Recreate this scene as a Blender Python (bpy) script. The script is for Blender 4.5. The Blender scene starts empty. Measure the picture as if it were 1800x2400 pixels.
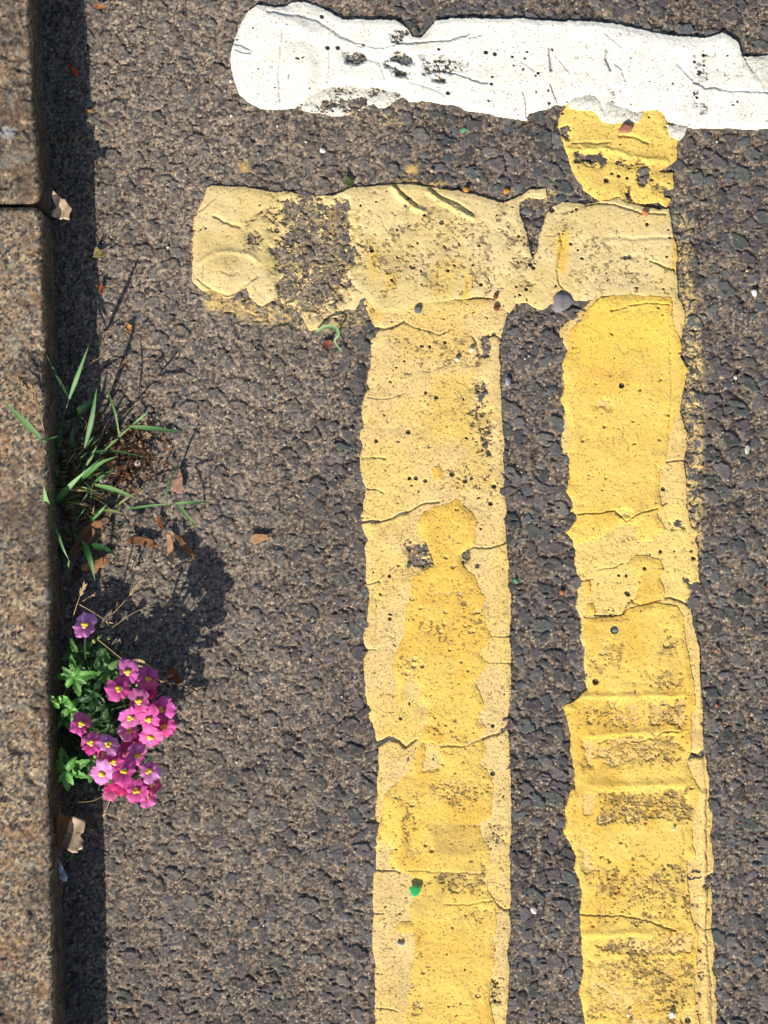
import bpy, math, random
import numpy as np
random.seed(7)
scene = bpy.context.scene
# ---------------------------------------------------------------- camera, sky, sun, exposure
S = 0.0003            # metres of road per photo pixel
H = 1.2               # camera height above the road
cam_d = bpy.data.cameras.new('camera'); cam = bpy.data.objects.new('camera', cam_d)
scene.collection.objects.link(cam); scene.camera = cam
cam.location = (0, 0, H)
cam_d.sensor_fit = 'VERTICAL'; cam_d.sensor_height = 24
cam_d.lens = 24 * H / (2400 * S)
cam_d.clip_start = 0.01; cam_d.clip_end = 500
SUN = np.array([0.63, 1.55, -1.0]); SUN /= np.linalg.norm(SUN)      # the way the light travels
elev = math.asin(-SUN[2]); az = math.atan2(-SUN[0], -SUN[1])        # azimuth of the sun from +Y, clockwise
w = bpy.data.worlds.new('World'); scene.world = w; w.use_nodes = True
nt = w.node_tree; nt.nodes.clear()
sky = nt.nodes.new('ShaderNodeTexSky'); sky.sky_type = 'NISHITA'; sky.sun_disc = False
sky.sun_elevation = elev; sky.sun_rotation = az
bg = nt.nodes.new('ShaderNodeBackground'); bg.inputs[1].default_value = 0.09
wo = nt.nodes.new('ShaderNodeOutputWorld')
nt.links.new(sky.outputs[0], bg.inputs[0]); nt.links.new(bg.outputs[0], wo.inputs[0])
sl = bpy.data.lights.new('sun', 'SUN'); sl.energy = 4.6; sl.angle = math.radians(0.53); sl.color = (1.0, 0.955, 0.88)
so = bpy.data.objects.new('sun', sl); scene.collection.objects.link(so)
from mathutils import Vector, Matrix
so.rotation_euler = Vector(SUN).to_track_quat('-Z', 'Y').to_euler()
vs = scene.view_settings; vs.view_transform = 'Standard'; vs.look = 'None'; vs.exposure = 0.36; vs.gamma = 1

# ---------------------------------------------------------------- helpers: placing
def P(px, py, z=0.0):
    k = S * (H - z) / H
    return np.array([(px - 900) * k, (1200 - py) * k, z])
def srgb(r, g, b):
    f = lambda c: (c/255/12.92) if c <= 10 else ((c/255 + .055)/1.055)**2.4
    return np.array([f(r), f(g), f(b)])
# ---------------------------------------------------------------- helpers: noise
_r = np.random.RandomState(11)
TAB = _r.rand(8, 256, 256).astype(np.float32)
def vnoise(x, y, s=0):
    xi = np.floor(x); yi = np.floor(y); fx = (x - xi).astype(np.float32); fy = (y - yi).astype(np.float32)
    xi = xi.astype(np.int32); yi = yi.astype(np.int32)
    fx = fx*fx*(3-2*fx); fy = fy*fy*(3-2*fy); T = TAB[s % 8]
    o = 37 * s
    x0 = (xi+o) & 255; x1 = (xi+o+1) & 255; y0 = (yi+o*3) & 255; y1 = (yi+o*3+1) & 255
    return (T[x0, y0]*(1-fx)+T[x1, y0]*fx)*(1-fy) + (T[x0, y1]*(1-fx)+T[x1, y1]*fx)*fy
def fbm(x, y, scale, octv=4, s=0, gain=.5):
    """0..1 noise whose coarsest feature is about `scale` metres"""
    a = 1.0; t = 0; n = 0; c, d = math.cos(.7), math.sin(.7)
    X = x/scale; Y = y/scale
    for i in range(octv):
        t = t + a*vnoise(X+19.1*i, Y+7.7*i, s+i); n += a; a *= gain
        X, Y = (X*c - Y*d)*2.03, (X*d + Y*c)*2.03
    return t/n
def ss(a, b, x):
    t = np.clip((x-a)/(b-a), 0, 1); return t*t*(3-2*t)
def worley(x, y, cell, s=0, metric=0):
    shp = x.shape; x = x.ravel()/cell; y = y.ravel()/cell
    F1 = np.full(x.shape, 9., np.float32); F2 = F1.copy(); I = np.zeros(x.shape, np.float32)
    J = np.zeros(x.shape, np.float32)
    xi = np.floor(x).astype(np.int32); yi = np.floor(y).astype(np.int32)
    fx = (x-xi).astype(np.float32); fy = (y-yi).astype(np.float32)
    A, B, C, D = TAB[s % 8], TAB[(s+1) % 8], TAB[(s+2) % 8], TAB[(s+3) % 8]
    o = 53*s
    for dx in (-1, 0, 1):
        for dy in (-1, 0, 1):
            a = (xi+dx+o) & 255; b = (yi+dy+o*5) & 255
            ex = dx + A[a, b] - fx; ey = dy + B[a, b] - fy
            if metric:
                th = C[a, b]*3.14; cc = np.cos(th); sn = np.sin(th)
                u = ex*cc+ey*sn; v = -ex*sn+ey*cc
                d = np.sqrt((u*.8)**2 + (v*1.3)**2)
            else: d = np.sqrt(ex*ex+ey*ey)
            m = d < F1
            F2 = np.where(m, F1, np.minimum(F2, d)); F1 = np.where(m, d, F1)
            I = np.where(m, C[a, b], I); J = np.where(m, D[a, b], J)
    return F1.reshape(shp), F2.reshape(shp), I.reshape(shp), J.reshape(shp)
# ---------------------------------------------------------------- helpers: traced outlines
def poly_sd(x, y, pts):
    """signed distance (metres, + inside) to a polygon given in photo pixels"""
    p = np.array([P(a, b)[:2] for a, b in pts]); q = np.roll(p, -1, 0)
    shp = x.shape; x = x.ravel(); y = y.ravel()
    d2 = np.full(x.shape, 1e9); ins = np.zeros(x.shape, bool)
    for (ax, ay), (bx, by) in zip(p, q):
        ex, ey = bx-ax, by-ay; L = ex*ex+ey*ey+1e-18
        t = np.clip(((x-ax)*ex+(y-ay)*ey)/L, 0, 1)
        d2 = np.minimum(d2, (x-ax-t*ex)**2+(y-ay-t*ey)**2)
        if ay != by:
            c = ((ay > y) != (by > y)) & (x < (bx-ax)*(y-ay)/(by-ay)+ax)
            ins ^= c
    return (np.sqrt(d2)*np.where(ins, 1, -1)).reshape(shp)
def line_d(x, y, pts):
    """distance to a polyline in photo pixels, only near it; far = 1"""
    p = np.array([P(a, b)[:2] for a, b in pts]); out = np.full(x.shape, 1.0)
    xs = x[0]; ys = y[:, 0]; m = .012
    i0, i1 = np.searchsorted(xs, [p[:, 0].min()-m, p[:, 0].max()+m])
    j0, j1 = np.searchsorted(ys, [p[:, 1].min()-m, p[:, 1].max()+m])
    if i1 <= i0 or j1 <= j0: return out
    X = x[j0:j1, i0:i1]; Y = y[j0:j1, i0:i1]; d2 = np.full(X.shape, 1.0)
    for (ax, ay), (bx, by) in zip(p[:-1], p[1:]):
        ex, ey = bx-ax, by-ay; L = ex*ex+ey*ey+1e-18
        t = np.clip(((X-ax)*ex+(Y-ay)*ey)/L, 0, 1)
        d2 = np.minimum(d2, (X-ax-t*ex)**2+(Y-ay-t*ey)**2)
    out[j0:j1, i0:i1] = np.sqrt(d2); return out
def seg_d(X, Y, pts):
    p = np.array([P(a, b)[:2] for a, b in pts]); d2 = np.full(X.shape, 1.0)
    for (ax, ay), (bx, by) in zip(p[:-1], p[1:]):
        ex, ey = bx-ax, by-ay; L = ex*ex+ey*ey+1e-18
        t = np.clip(((X-ax)*ex+(Y-ay)*ey)/L, 0, 1)
        d2 = np.minimum(d2, (X-ax-t*ex)**2+(Y-ay-t*ey)**2)
    return np.sqrt(d2)
# ---------------------------------------------------------------- helpers: objects
def link(o): scene.collection.objects.link(o); return o
def make_mesh(name, v, f, col=None, mat=None, parent=None, smooth=True):
    me = bpy.data.meshes.new(name)
    v = np.asarray(v, np.float32); f = np.asarray(f, np.int32)
    me.vertices.add(len(v)); me.vertices.foreach_set('co', v.ravel())
    k = f.shape[1]
    me.loops.add(f.size); me.loops.foreach_set('vertex_index', f.ravel())
    me.polygons.add(len(f))
    me.polygons.foreach_set('loop_start', np.arange(0, f.size, k, dtype=np.int32))
    me.polygons.foreach_set('loop_total', np.full(len(f), k, np.int32))
    if smooth: me.polygons.foreach_set('use_smooth', np.ones(len(f), bool))
    me.update(calc_edges=True)
    if col is not None:
        a = me.color_attributes.new('Col', 'FLOAT_COLOR', 'POINT')
        c = np.ones((len(v), 4), np.float32); c[:, :3] = np.clip(col, 0, 1); a.data.foreach_set('color', c.ravel())
    if mat: me.materials.append(mat)
    o = link(bpy.data.objects.new(name, me))
    if parent: o.parent = parent
    return o
def grid_faces(ny, nx, keep=None):
    i = np.arange(ny*nx).reshape(ny, nx)
    f = np.stack([i[:-1, :-1], i[:-1, 1:], i[1:, 1:], i[1:, :-1]], -1)
    if keep is not None: f = f[keep]
    return f.reshape(-1, 4)
def compact(v, f, c):
    u, inv = np.unique(f, return_inverse=True); return v[u], inv.reshape(f.shape), c[u]
def thing(name, label, cat, loc=(0, 0, 0), group=None):
    o = link(bpy.data.objects.new(name, None)); o.location = loc; o.empty_display_size = .02
    return tag(o, label, cat, group)
def tag(o, label=None, cat=None, group=None, kind=None):
    if label: o['label'] = label
    if cat: o['category'] = cat
    if group: o['group'] = group
    if kind: o['kind'] = kind
    return o
def shade(name, rough=.9, spec=.25, grain=.0004, gamt=.15, bump=.0, bscale=.0008, translucent=0, trans=None, coat=0):
    m = bpy.data.materials.new(name); m.use_nodes = True; n = m.node_tree; N = n.nodes; L = n.links
    b = N['Principled BSDF']; b.inputs['Roughness'].default_value = rough
    b.inputs['Specular IOR Level'].default_value = spec
    at = N.new('ShaderNodeAttribute'); at.attribute_name = 'Col'
    tc = N.new('ShaderNodeTexCoord')
    no = N.new('ShaderNodeTexNoise'); no.inputs['Scale'].default_value = 1/grain; no.inputs['Detail'].default_value = 2
    L.new(tc.outputs['Object'], no.inputs['Vector'])
    mr = N.new('ShaderNodeMapRange'); mr.inputs[1].default_value = .25; mr.inputs[2].default_value = .75
    mr.inputs[3].default_value = 1-gamt; mr.inputs[4].default_value = 1+gamt; L.new(no.outputs['Fac'], mr.inputs[0])
    vm = N.new('ShaderNodeVectorMath'); vm.operation = 'SCALE'
    L.new(at.outputs['Color'], vm.inputs[0]); L.new(mr.outputs[0], vm.inputs['Scale'])
    L.new(vm.outputs[0], b.inputs['Base Color'])
    if bump:
        n2 = N.new('ShaderNodeTexNoise'); n2.inputs['Scale'].default_value = 1/bscale; n2.inputs['Detail'].default_value = 3
        L.new(tc.outputs['Object'], n2.inputs['Vector'])
        bp = N.new('ShaderNodeBump'); bp.inputs['Strength'].default_value = 1; bp.inputs['Distance'].default_value = bump
        L.new(n2.outputs['Fac'], bp.inputs['Height']); L.new(bp.outputs[0], b.inputs['Normal'])
    if translucent:
        t = N.new('ShaderNodeBsdfTranslucent'); L.new(vm.outputs[0], t.inputs['Color'])
        mx = N.new('ShaderNodeMixShader'); mx.inputs[0].default_value = translucent
        L.new(b.outputs[0], mx.inputs[1]); L.new(t.outputs[0], mx.inputs[2])
        L.new(mx.outputs[0], N['Material Output'].inputs['Surface'])
    return m
M_ASPH = shade('asphalt', .9, .25, .0004, .32, .00016, .0006)
M_PAINT = shade('thermoplastic_paint', .93, .12, .0004, .12, .00016, .0006)
M_GRAN = shade('granite', .85, .25, .0009, .3, .0002, .0008)
M_SLAB = shade('paving', .9, .2, .002, .2, .0003, .002)
M_LEAF = shade('leaf_green', .5, .45, .0012, .12, .0001, .001, translucent=.25)
M_PETAL = shade('petal', .55, .3, .0008, .1, .00005, .0008, translucent=.3)
M_DRY = shade('dry_leaf', .8, .2, .0008, .22, .0001, .0008, translucent=.12)
M_STONE = shade('stone_chip', .75, .3, .0006, .18, .0001, .0006)

# ================================================================= THE ROAD
def undul(x, y):
    return .0016*(fbm(x, y, .09, 2, 3)-.5) + .0008*(fbm(x, y, .03, 2, 5)-.5)
def warp(x, y, amt=.0016, sc=.004, s=2):
    return x+amt*(fbm(x, y, sc, 3, s)-.5)*2, y+amt*(fbm(x+3, y+9, sc, 3, s+1)-.5)*2
def sandiness(x, y):
    px = x/S+900; py = 1200-y/S
    a = 1-ss(520, 980, px + 260*(fbm(x, y, .05, 3, 6)-.5)*2)
    a = a*(1-.45*ss(1300, 2000, py))
    return np.clip(.12+a*.95+.35*(fbm(x, y, .02, 3, 1)-.5), 0, 1)
def asphalt(x, y, full=True):
    wx, wy = warp(x, y)
    sand = sandiness(x, y)
    ww, wv = warp(x, y, .0009, .0022, 4); ww = ww+(wx-x); wv = wv+(wy-y)
    F1, F2, I, J = worley(ww, wv, .0118, 1, 1)
    r1 = .30+.34*I; on1 = (J < .72)
    top1 = ss(r1, r1-.09, F1)*ss(.02, .12, F2-F1)*on1
    G1, G2, I2, J2 = worley(ww+.3, wv+.1, .0064, 4, 1)
    r2 = .32+.30*I2; on2 = (J2 < .70)
    top2 = ss(r2, r2-.16, G1)*ss(.02, .14, G2-G1)*on2*(1-top1)
    tilt = (I-.5)*.0009*(F1*2)
    h = -.0007 + top1*(.0006+.0007*J/.6+tilt) + top2*(.0004+.0007*J2)
    h = h + .0006*(fbm(x, y, .007, 3, 4, .6)-.5)
    if not full: return h
    V1, V2, IV, JV = worley(*warp(x*.8, y*1.45, .0022, .004, 1), .0062, 2, 1)
    void = ss(.38, .12, V1)*(JV < .34*(.3+1.3*fbm(x, y, .03, 2, 5)))*(.3+.8*IV); h = h-void*.0010
    K1, K2, I3, J3 = worley(x+.7, y+.2, .0017, 6)
    top3 = ss(.62, .25, K1)*(1-.6*np.maximum(top1, top2))
    h = h + top3*.00036*(I3+.3) + .0006*(fbm(x, y, .0020, 3, 2, .7)-.5)*(1-.55*top1)
    h = h*(1-.18*sand) + sand*.0001
    # colour
    pal = np.array([srgb(92, 92, 94), srgb(84, 92, 94), srgb(98, 88, 92), srgb(76, 78, 82), srgb(104, 98, 92), srgb(78, 88, 84), srgb(88, 78, 80)])
    pal = pal*.5+pal.mean(1, keepdims=True)*np.array([1.05, 1.0, .95])*.5
    c1 = pal[(I*6.99).astype(int)]*(.62+.75*((I*13.7) % 1))[..., None]
    c2 = pal[(I2*6.99).astype(int)]*(.60+.85*((I2*17.3) % 1))[..., None]
    g = fbm(x, y, .0020, 4, 7, .8)
    tan = srgb(152, 134, 114); dark = srgb(64, 58, 56)
    k = ss(.36, .64, g)[..., None]
    bind = dark*(1-k)+tan*k
    bind = bind*(.80+.34*sand)[..., None]
    sp = np.array([srgb(214, 192, 156), srgb(168, 128, 92), srgb(110, 92, 78), srgb(72, 66, 64), srgb(178, 160, 140), srgb(98, 96, 98)])
    grain = sp[(I3*5.99).astype(int)]
    gm = (ss(.5, .28, K1)*(J3 < .42+.14*sand))[..., None]
    bind = bind*(1-gm*.75)+grain*gm*.75
    dust = ss(.42, .75, fbm(x, y, .0035, 4, 0, .65)+.25*sand)
    m1 = top1*(1-.50*dust)*(.97-.22*sand); m2 = top2*(1-.6*dust)*(.9-.3*sand)
    col = bind*(1-m2[..., None])+c2*m2[..., None]
    col = col*(1-m1[..., None])+c1*m1[..., None]
    col = col*(1-.2*void[..., None])
    col = col*np.array([.98, .99, 1.0])*1.0
    px = x/S+900
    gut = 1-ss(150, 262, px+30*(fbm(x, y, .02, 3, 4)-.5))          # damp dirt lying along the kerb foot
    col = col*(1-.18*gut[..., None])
    col = col*(.86+.28*fbm(x, y, .04, 3, 2))[..., None]
    return h, col

def axis(a, b, step, lo, hi, g=1.045, cap=4.0):
    c = list(np.arange(a, b+step/2, step)); s = step
    r = [c[-1]]
    while r[-1] < hi: s = min(s*g, cap); r.append(r[-1]+s)
    s = step; l = [c[0]]
    while l[-1] > lo: s = min(s*g, cap); l.append(l[-1]-s)
    return np.array(l[::-1][:-1]+c+r[1:])
RS = .0006
xs = axis(-.262, .295, RS, -.27, 40); ys = axis(-.385, .385, RS, -40, 40)
X, Y = np.meshgrid(xs, ys)
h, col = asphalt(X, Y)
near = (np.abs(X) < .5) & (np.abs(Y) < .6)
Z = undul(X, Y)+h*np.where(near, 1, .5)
# yellow and white paint dust ground into the surface next to the markings
def residue(col, pts, color, dens, s):
    sd = poly_sd(X[J0:J1, I0:I1], Y[J0:J1, I0:I1], pts); n = fbm(X[J0:J1, I0:I1], Y[J0:J1, I0:I1], .0030, 4, s, .95)
    n2 = fbm(X[J0:J1, I0:I1], Y[J0:J1, I0:I1], .009, 2, s+3)
    m = ss(-.002, .004, sd)*ss(1-dens, 1-dens+.05, n*.75+.25*n2)
    m = m[..., None]*.85; col[J0:J1, I0:I1] = col[J0:J1, I0:I1]*(1-m)+color*m
I0, I1 = np.searchsorted(xs, [-.28, .3]); J0, J1 = np.searchsorted(ys, [-.4, .4])
YD = srgb(216, 176, 96); CR = srgb(205, 176, 112)
residue(col, [(1598, 690), (1640, 690), (1652, 900), (1648, 1300), (1600, 1300)], srgb(222, 190, 120), .50, 1)
residue(col, [(1580, 480), (1625, 520), (1628, 700), (1585, 700)], srgb(222, 190, 120), .50, 2)
residue(col, [(470, 690), (600, 700), (640, 715), (850, 735), (860, 765), (700, 780), (540, 745), (480, 730)], CR, .52, 3)
residue(col, [(650, 462), (835, 458), (830, 740), (640, 720)], srgb(176, 150, 100), .46, 2)
residue(col, [(930, 415), (1050, 425), (1040, 445), (930, 432)], YD, .52, 4)
residue(col, [(690, 240), (1240, 260), (1260, 300), (900, 300), (700, 275)], CR, .38, 5)
residue(col, [(560, 380), (585, 380), (585, 405), (560, 405)], YD, .75, 6)
residue(col, [(950, 385), (980, 385), (980, 408), (950, 408)], YD, .75, 6)
residue(col, [(1180, 440), (1320, 440), (1330, 480), (1190, 490)], CR, .42, 7)
keep = np.ones((len(ys)-1, len(xs)-1), bool)
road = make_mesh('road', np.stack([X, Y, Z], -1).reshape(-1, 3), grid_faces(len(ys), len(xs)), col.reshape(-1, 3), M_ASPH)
tag(road, kind='structure')
del X, Y, Z, h, col

# ================================================================= THE PAINTED MARKINGS
def coat(name, outline, T, color, parent=None, rag=.0011, wear=(), holes=(), strokes=(), pits=.05, dots=1.0, tint=None, seed=0,
         extra=(), cut=(), mottle=.10, step=.00045, conf=.3, lumps=.0004, patches=()):
    """one coat of thick road paint as a height field; where it is worn it dips under the stones"""
    pw = np.array([P(a, b)[:2] for a, b in outline+[q for e in extra for q in e]])
    x0, y0 = pw.min(0)-.003; x1, y1 = pw.max(0)+.003
    x0 = max(x0, -.30); x1 = min(x1, .42); y0 = max(y0, -.50)
    xs = np.arange(x0, x1, step); ys = np.arange(y0, y1, step)
    X, Y = np.meshgrid(xs, ys)
    wx = X+rag*2*(fbm(X, Y, .006, 4, seed+1, .6)-.5); wy = Y+rag*2*(fbm(X+5, Y+2, .006, 4, seed+2, .6)-.5)
    wx = wx+.0009*(fbm(X, Y, .0018, 3, seed+5, .7)-.5); wy = wy+.0009*(fbm(X, Y, .0018, 3, seed+6, .7)-.5)
    sd = poly_sd(wx, wy, outline)
    for e in extra: sd = np.maximum(sd, poly_sd(wx, wy, e))
    for e in cut: sd = np.minimum(sd, -poly_sd(wx, wy, e))
    near = sd > -.003
    e = ss(-.0003, .0006, sd)*.88+.12*ss(0, .005, sd)
    hr = asphalt(X, Y, False)
    W = np.zeros(X.shape)
    PD = np.full(X.shape, pits*1.0)
    nz = fbm(X, Y, .008, 3, seed+3, .6)
    for pts, st, pd, fea in wear:
        z = ss(-fea, fea, poly_sd(wx, wy, pts)+fea*1.4*(nz-.5)*2)
        W = np.maximum(W, z*st); PD = np.maximum(PD, z*pd)
    PD = PD*(.35+1.3*nz)
    t = -.0032+(T*(1-W)+.0032)*e
    t = t+lumps*(fbm(X, Y, .02, 3, seed+4)-.5)*2+.00022*(fbm(X, Y, .0014, 2, seed+1)-.5)
    dirt = np.zeros(X.shape)
    PD = np.where(PD > .3, PD, PD*.7)
    pn = fbm(X, Y, .0021, 3, seed+2, .75); th = .80-.36*np.sqrt(np.clip(PD, 0, 1))
    pit = ss(th, th+.07, pn); t = t-pit*(.0003+.0013*W); dirt = np.maximum(dirt, pit*.75)
    bare = ss(.5, .9, W)*ss(.44, .54, fbm(X, Y, .0034, 4, seed+6, .8)); t = t-.0013*bare
    smud = np.clip(PD-.3, 0, 1)*1.1*ss(.34, .62, .6*fbm(X*.7, Y, .0028, 4, seed+1, .8)+.4*fbm(X, Y*1.4, .012, 3, seed+6))
    F1, F2, I, J = worley(*warp(X, Y, .0010, .002), .0040, seed+5, 1)
    pit = ss(.30, .12, F1/(.45+.55*I))*(J < .18*PD+.01); t = t-pit*(T*(1-W)*.75+.0022); dirt = np.maximum(dirt, pit)
    for (hx, hy, r) in holes:
        q = P(hx, hy); d = np.hypot(X-q[0], (Y-q[1]))*(1+.25*(nz-.5))
        k = ss(r*S*.95, r*S*.55, d+.0008*(pn-.5)); t = t-k*(T+.003); dirt = np.maximum(dirt, k)
    sx = wx+.0022*(fbm(X, Y, .011, 3, seed+2)-.5); sy = wy+.0022*(fbm(X, Y, .011, 3, seed+5)-.5); fade = .45+1.1*fbm(X, Y, .007, 3, seed+1)
    for pts, wd, dz, dk in strokes:
        if len(pts) > 1:
            d = np.full(X.shape, 1.); d0 = line_d(X, Y, pts); mm = d0 < .011
            jj, ii = np.where(mm)
            if len(jj) == 0: continue
            a, b, c_, d_ = jj.min(), jj.max()+1, ii.min(), ii.max()+1
            d[a:b, c_:d_] = seg_d(sx[a:b, c_:d_], sy[a:b, c_:d_], pts)
            dk = dk*np.clip(fade, 0, 1.1); dz = dz*.7 if dz < 0 else dz; wd = wd*(.35+.5*fade) if wd < 4.5 else wd
        else: d = np.hypot(sx-P(*pts[0])[0], sy-P(*pts[0])[1])
        k = np.exp(-(d/(wd*S))**2); t = t+k*dz; dirt = np.maximum(dirt, k*dk)
    Z = undul(X, Y)+hr*(conf*.55+.5*W)+t
    # colour of the paint itself
    c = np.broadcast_to(color, X.shape+(3,)).copy()
    if tint is not None:
        k = ss(.42, .62, fbm(X, Y, .03, 4, seed+5))[..., None]; c = c*(1-k)+tint*k
    for pts, pc, amt in patches:
        k = ss(-.003, .003, poly_sd(wx, wy, pts)+.004*(nz-.5))[..., None]*amt; c = c*(1-k)+pc*k
    c = c*(1-mottle+2*mottle*fbm(X, Y, .012, 4, seed+6))[..., None]
    fine = fbm(X, Y, .0011, 2, seed+7)
    D1, D2, I, J = worley(X, Y, .0021, seed+3)
    dk = ss(.26, .14, D1)*(J < .20*dots*(.4+1.4*nz))
    grime = srgb(120, 100, 76)
    k = np.clip(.8*dk+.55*W*ss(.45, .62, fine*.5+.5*fbm(X, Y, .004, 3, seed+1)), 0, 1)[..., None]; c = c*(1-k)+grime*.75*k
    k = np.clip(dirt*.85, 0, 1)[..., None]; c = c*(1-k)+srgb(92, 75, 60)*k; k = np.clip(smud, 0, .8)[..., None]; c = c*(1-k)+srgb(128, 106, 78)*k
    sc = ss(.52, .72, fbm(X, Y, .014, 5, seed+4, .7))[..., None]*(.16+.3*np.clip(PD, 0, 1))[..., None]; c = c*(1-sc)+srgb(150, 128, 96)*sc
    ed = (1-ss(.0, .0035, sd))[..., None]*.32; c = c*(1-ed)+c*ed*np.array([.86, .78, .66])
    keep = near[:-1, :-1] | near[1:, 1:] | near[1:, :-1] | near[:-1, 1:]
    f = grid_faces(len(ys), len(xs), keep)
    v, f, c = compact(np.stack([X, Y, Z], -1).reshape(-1, 3), f, c.reshape(-1, 3))
    if parent: v = v-np.array(parent.location)[None]
    return make_mesh(name, v, f, c, M_PAINT, parent)

WHITE = [(539,139),(546,100),(560,62),(580,28),(600,11),(640,15),(668,15),(685,5),(712,3),(740,12),(765,22),(785,35),(805,46),(850,45),(900,46),(928,47),(945,57),(960,72),(968,85),(985,87),(1000,72),(1012,58),(1020,48),(1060,42),(1100,41),(1130,42),(1185,43),(1225,41),(1260,47),(1290,47),(1320,50),(1360,47),(1400,49),(1450,56),(1490,65),(1530,75),(1570,82),(1620,86),(1650,88),(1680,80),(1695,76),(1715,85),(1732,99),(1737,118),(1752,146),(1774,172),(1790,190),(1803,210),(1850,225),(2100,240),(2300,250),
 (2300,330),(2000,318),(1800,303),(1755,304),(1735,302),(1700,300),(1670,303),(1630,302),(1600,297),(1565,288),(1558,275),(1548,264),(1535,260),(1510,262),(1480,268),(1470,257),(1440,260),(1425,270),(1410,282),(1402,270),(1398,250),(1395,235),(1388,227),(1370,233),(1345,245),(1315,250),(1300,248),(1280,257),(1240,268),(1235,282),(1220,283),(1180,275),(1130,265),(1100,262),(1067,249),(1033,245),(991,238),(961,240),(944,226),(935,218),(910,214),(880,208),(850,206),(820,202),(790,203),(760,210),(730,225),(708,240),(690,254),(674,257),(636,258),(611,257),(581,240),(560,222),(548,186),(541,160)]
WH = srgb(248, 243, 226); WH2 = srgb(226, 220, 204)
wl = thing('white_line', 'thick chipped white painted line across the top, rounded at its left end', 'road marking', tuple(P(1170, 160)))
coat('top_coat', WHITE, .0024, WH, wl, rag=.0007, pits=.03, dots=.5, seed=1, mottle=.04, conf=.12, lumps=.0006,
  wear=[([(805,120),(850,125),(870,140),(840,152),(808,148)], .8, .75, .003), ([(900,148),(930,122),(975,125),(975,148),(935,150)], .75, .7, .003),
        ([(900,150),(930,150),(960,172),(955,186),(925,178)], .85, .75, .002), ([(985,130),(1080,130),(1090,150),(1060,172),(1000,168)], .6, .65, .004),
        ([(1010,180),(1045,180),(1045,192),(1012,192)], .7, .7, .002), ([(915,80),(950,75),(945,100),(918,102)], .6, .7, .002),
        ([(1350,230),(1390,228),(1370,248),(1320,252)], .5, .6, .003), ([(1620,120),(1680,130),(1690,180),(1640,195),(1620,170)], .15, .35, .006),
        ([(1630,220),(1665,240),(1650,256),(1625,250)], .3, .6, .004), ([(1425,200),(1445,210),(1440,245),(1428,245)], .3, .5, .003)],
  holes=[(755,40,6),(768,113,6),(792,113,6),(1139,123,6),(1160,127,6),(1152,197,4),(1050,219,6),(1649,130,5),(1627,145,4),(1640,169,6),(1478,137,2.5),(1404,262,4),(1261,172,4),(1255,178,3),(1576,197,3),(1522,192,2),(1235,122,3),(1230,137,3)],
  strokes=[([(661,70),(657,150),(655,258)],3,-.0011,.22),([(775,75),(773,150),(770,210)],3,-.0008,.18),([(548,102),(570,107),(588,118)],4,-.0013,.35),([(552,118),(568,125),(585,124)],2.5,-.0009,.5),
   ([(628,27),(700,35),(750,52),(790,78),(850,105)],4,-.0012,.12),([(930,103),(990,103),(1040,96),(1090,84),(1100,78)],3.5,-.0016,.45),([(840,110),(900,112),(930,103)],3,-.0008,.15),
   ([(1100,90),(1130,82)],3,-.0010,.35),([(1287,115),(1289,140),(1292,168)],3.5,-.0022,.75),([(1421,117),(1422,140),(1429,164)],3.5,-.0022,.75),([(1440,150),(1455,165),(1464,190)],2,-.0009,.35),
   ([(1292,200),(1302,225),(1308,248)],2.5,-.0016,.6),([(1227,215),(1230,240),(1236,275)],2,-.0012,.5),([(1100,185),(1125,193),(1142,195)],4,-.0014,.5),([(1420,80),(1455,110)],4,-.0009,.12),
   ([(1585,150),(1630,195),(1670,210),(1800,218)],3,-.0010,.22),([(1625,195),(1650,208),(1690,208)],3.5,-.0014,.5),([(1740,130),(1760,158),(1790,196)],3,-.0012,.25),([(1310,145),(1335,172)],3,-.0006,.15),
   ([(1015,165),(1060,172),(1100,185)],2.5,-.0012,.55),([(870,140),(890,150),(905,190)],3,-.0006,.2),([(960,195),(1000,205),(1040,222)],3,-.0005,.15),([(1220,145),(1250,165)],3,-.0006,.2),
   ([(640,40),(690,50),(740,90)],14,.0007,0),([(1350,70),(1500,100),(1620,120)],16,.0006,0),([(730,150),(740,200)],16,.0004,0)],
  patches=[([(610,20),(690,15),(760,40),(800,80),(900,100),(840,108),(760,75),(640,50)], srgb(206,200,190), .5),([(728,140),(748,140),(748,215),(728,215)], srgb(222,206,176), .4)])
coat('under_coat', [(690,240),(720,212),(780,196),(860,190),(950,205),(990,236),(961,242),(944,230),(927,238),(906,253),(889,253),(877,245),(864,247),(843,262),(813,272),(780,274),(746,268),(712,262),(698,252)], .0011, WH2, wl, rag=.001, pits=.22, dots=1.6, seed=3, mottle=.12,
  wear=[([(730,240),(860,232),(865,244),(800,258),(735,256)], .9, .7, .004),([(780,205),(960,205),(960,225),(850,222),(780,216)], .4, .5, .004)])
for k_, o_ in enumerate([[(1742,132),(1800,128),(1950,140),(2300,150),(2300,260),(1800,240),(1770,190)],[(1330,225),(1400,222),(1470,250),(1510,262),(1500,288),(1450,292),(1412,290),(1390,262),(1330,258)],[(1560,290),(1612,296),(1606,318),(1592,330),(1570,322)]]):
    coat('under_coat', o_, (.0018, .0022, .0022)[k_], WH2, wl, rag=.001, pits=.16, dots=1.4, seed=3+k_, mottle=.12)
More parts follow.
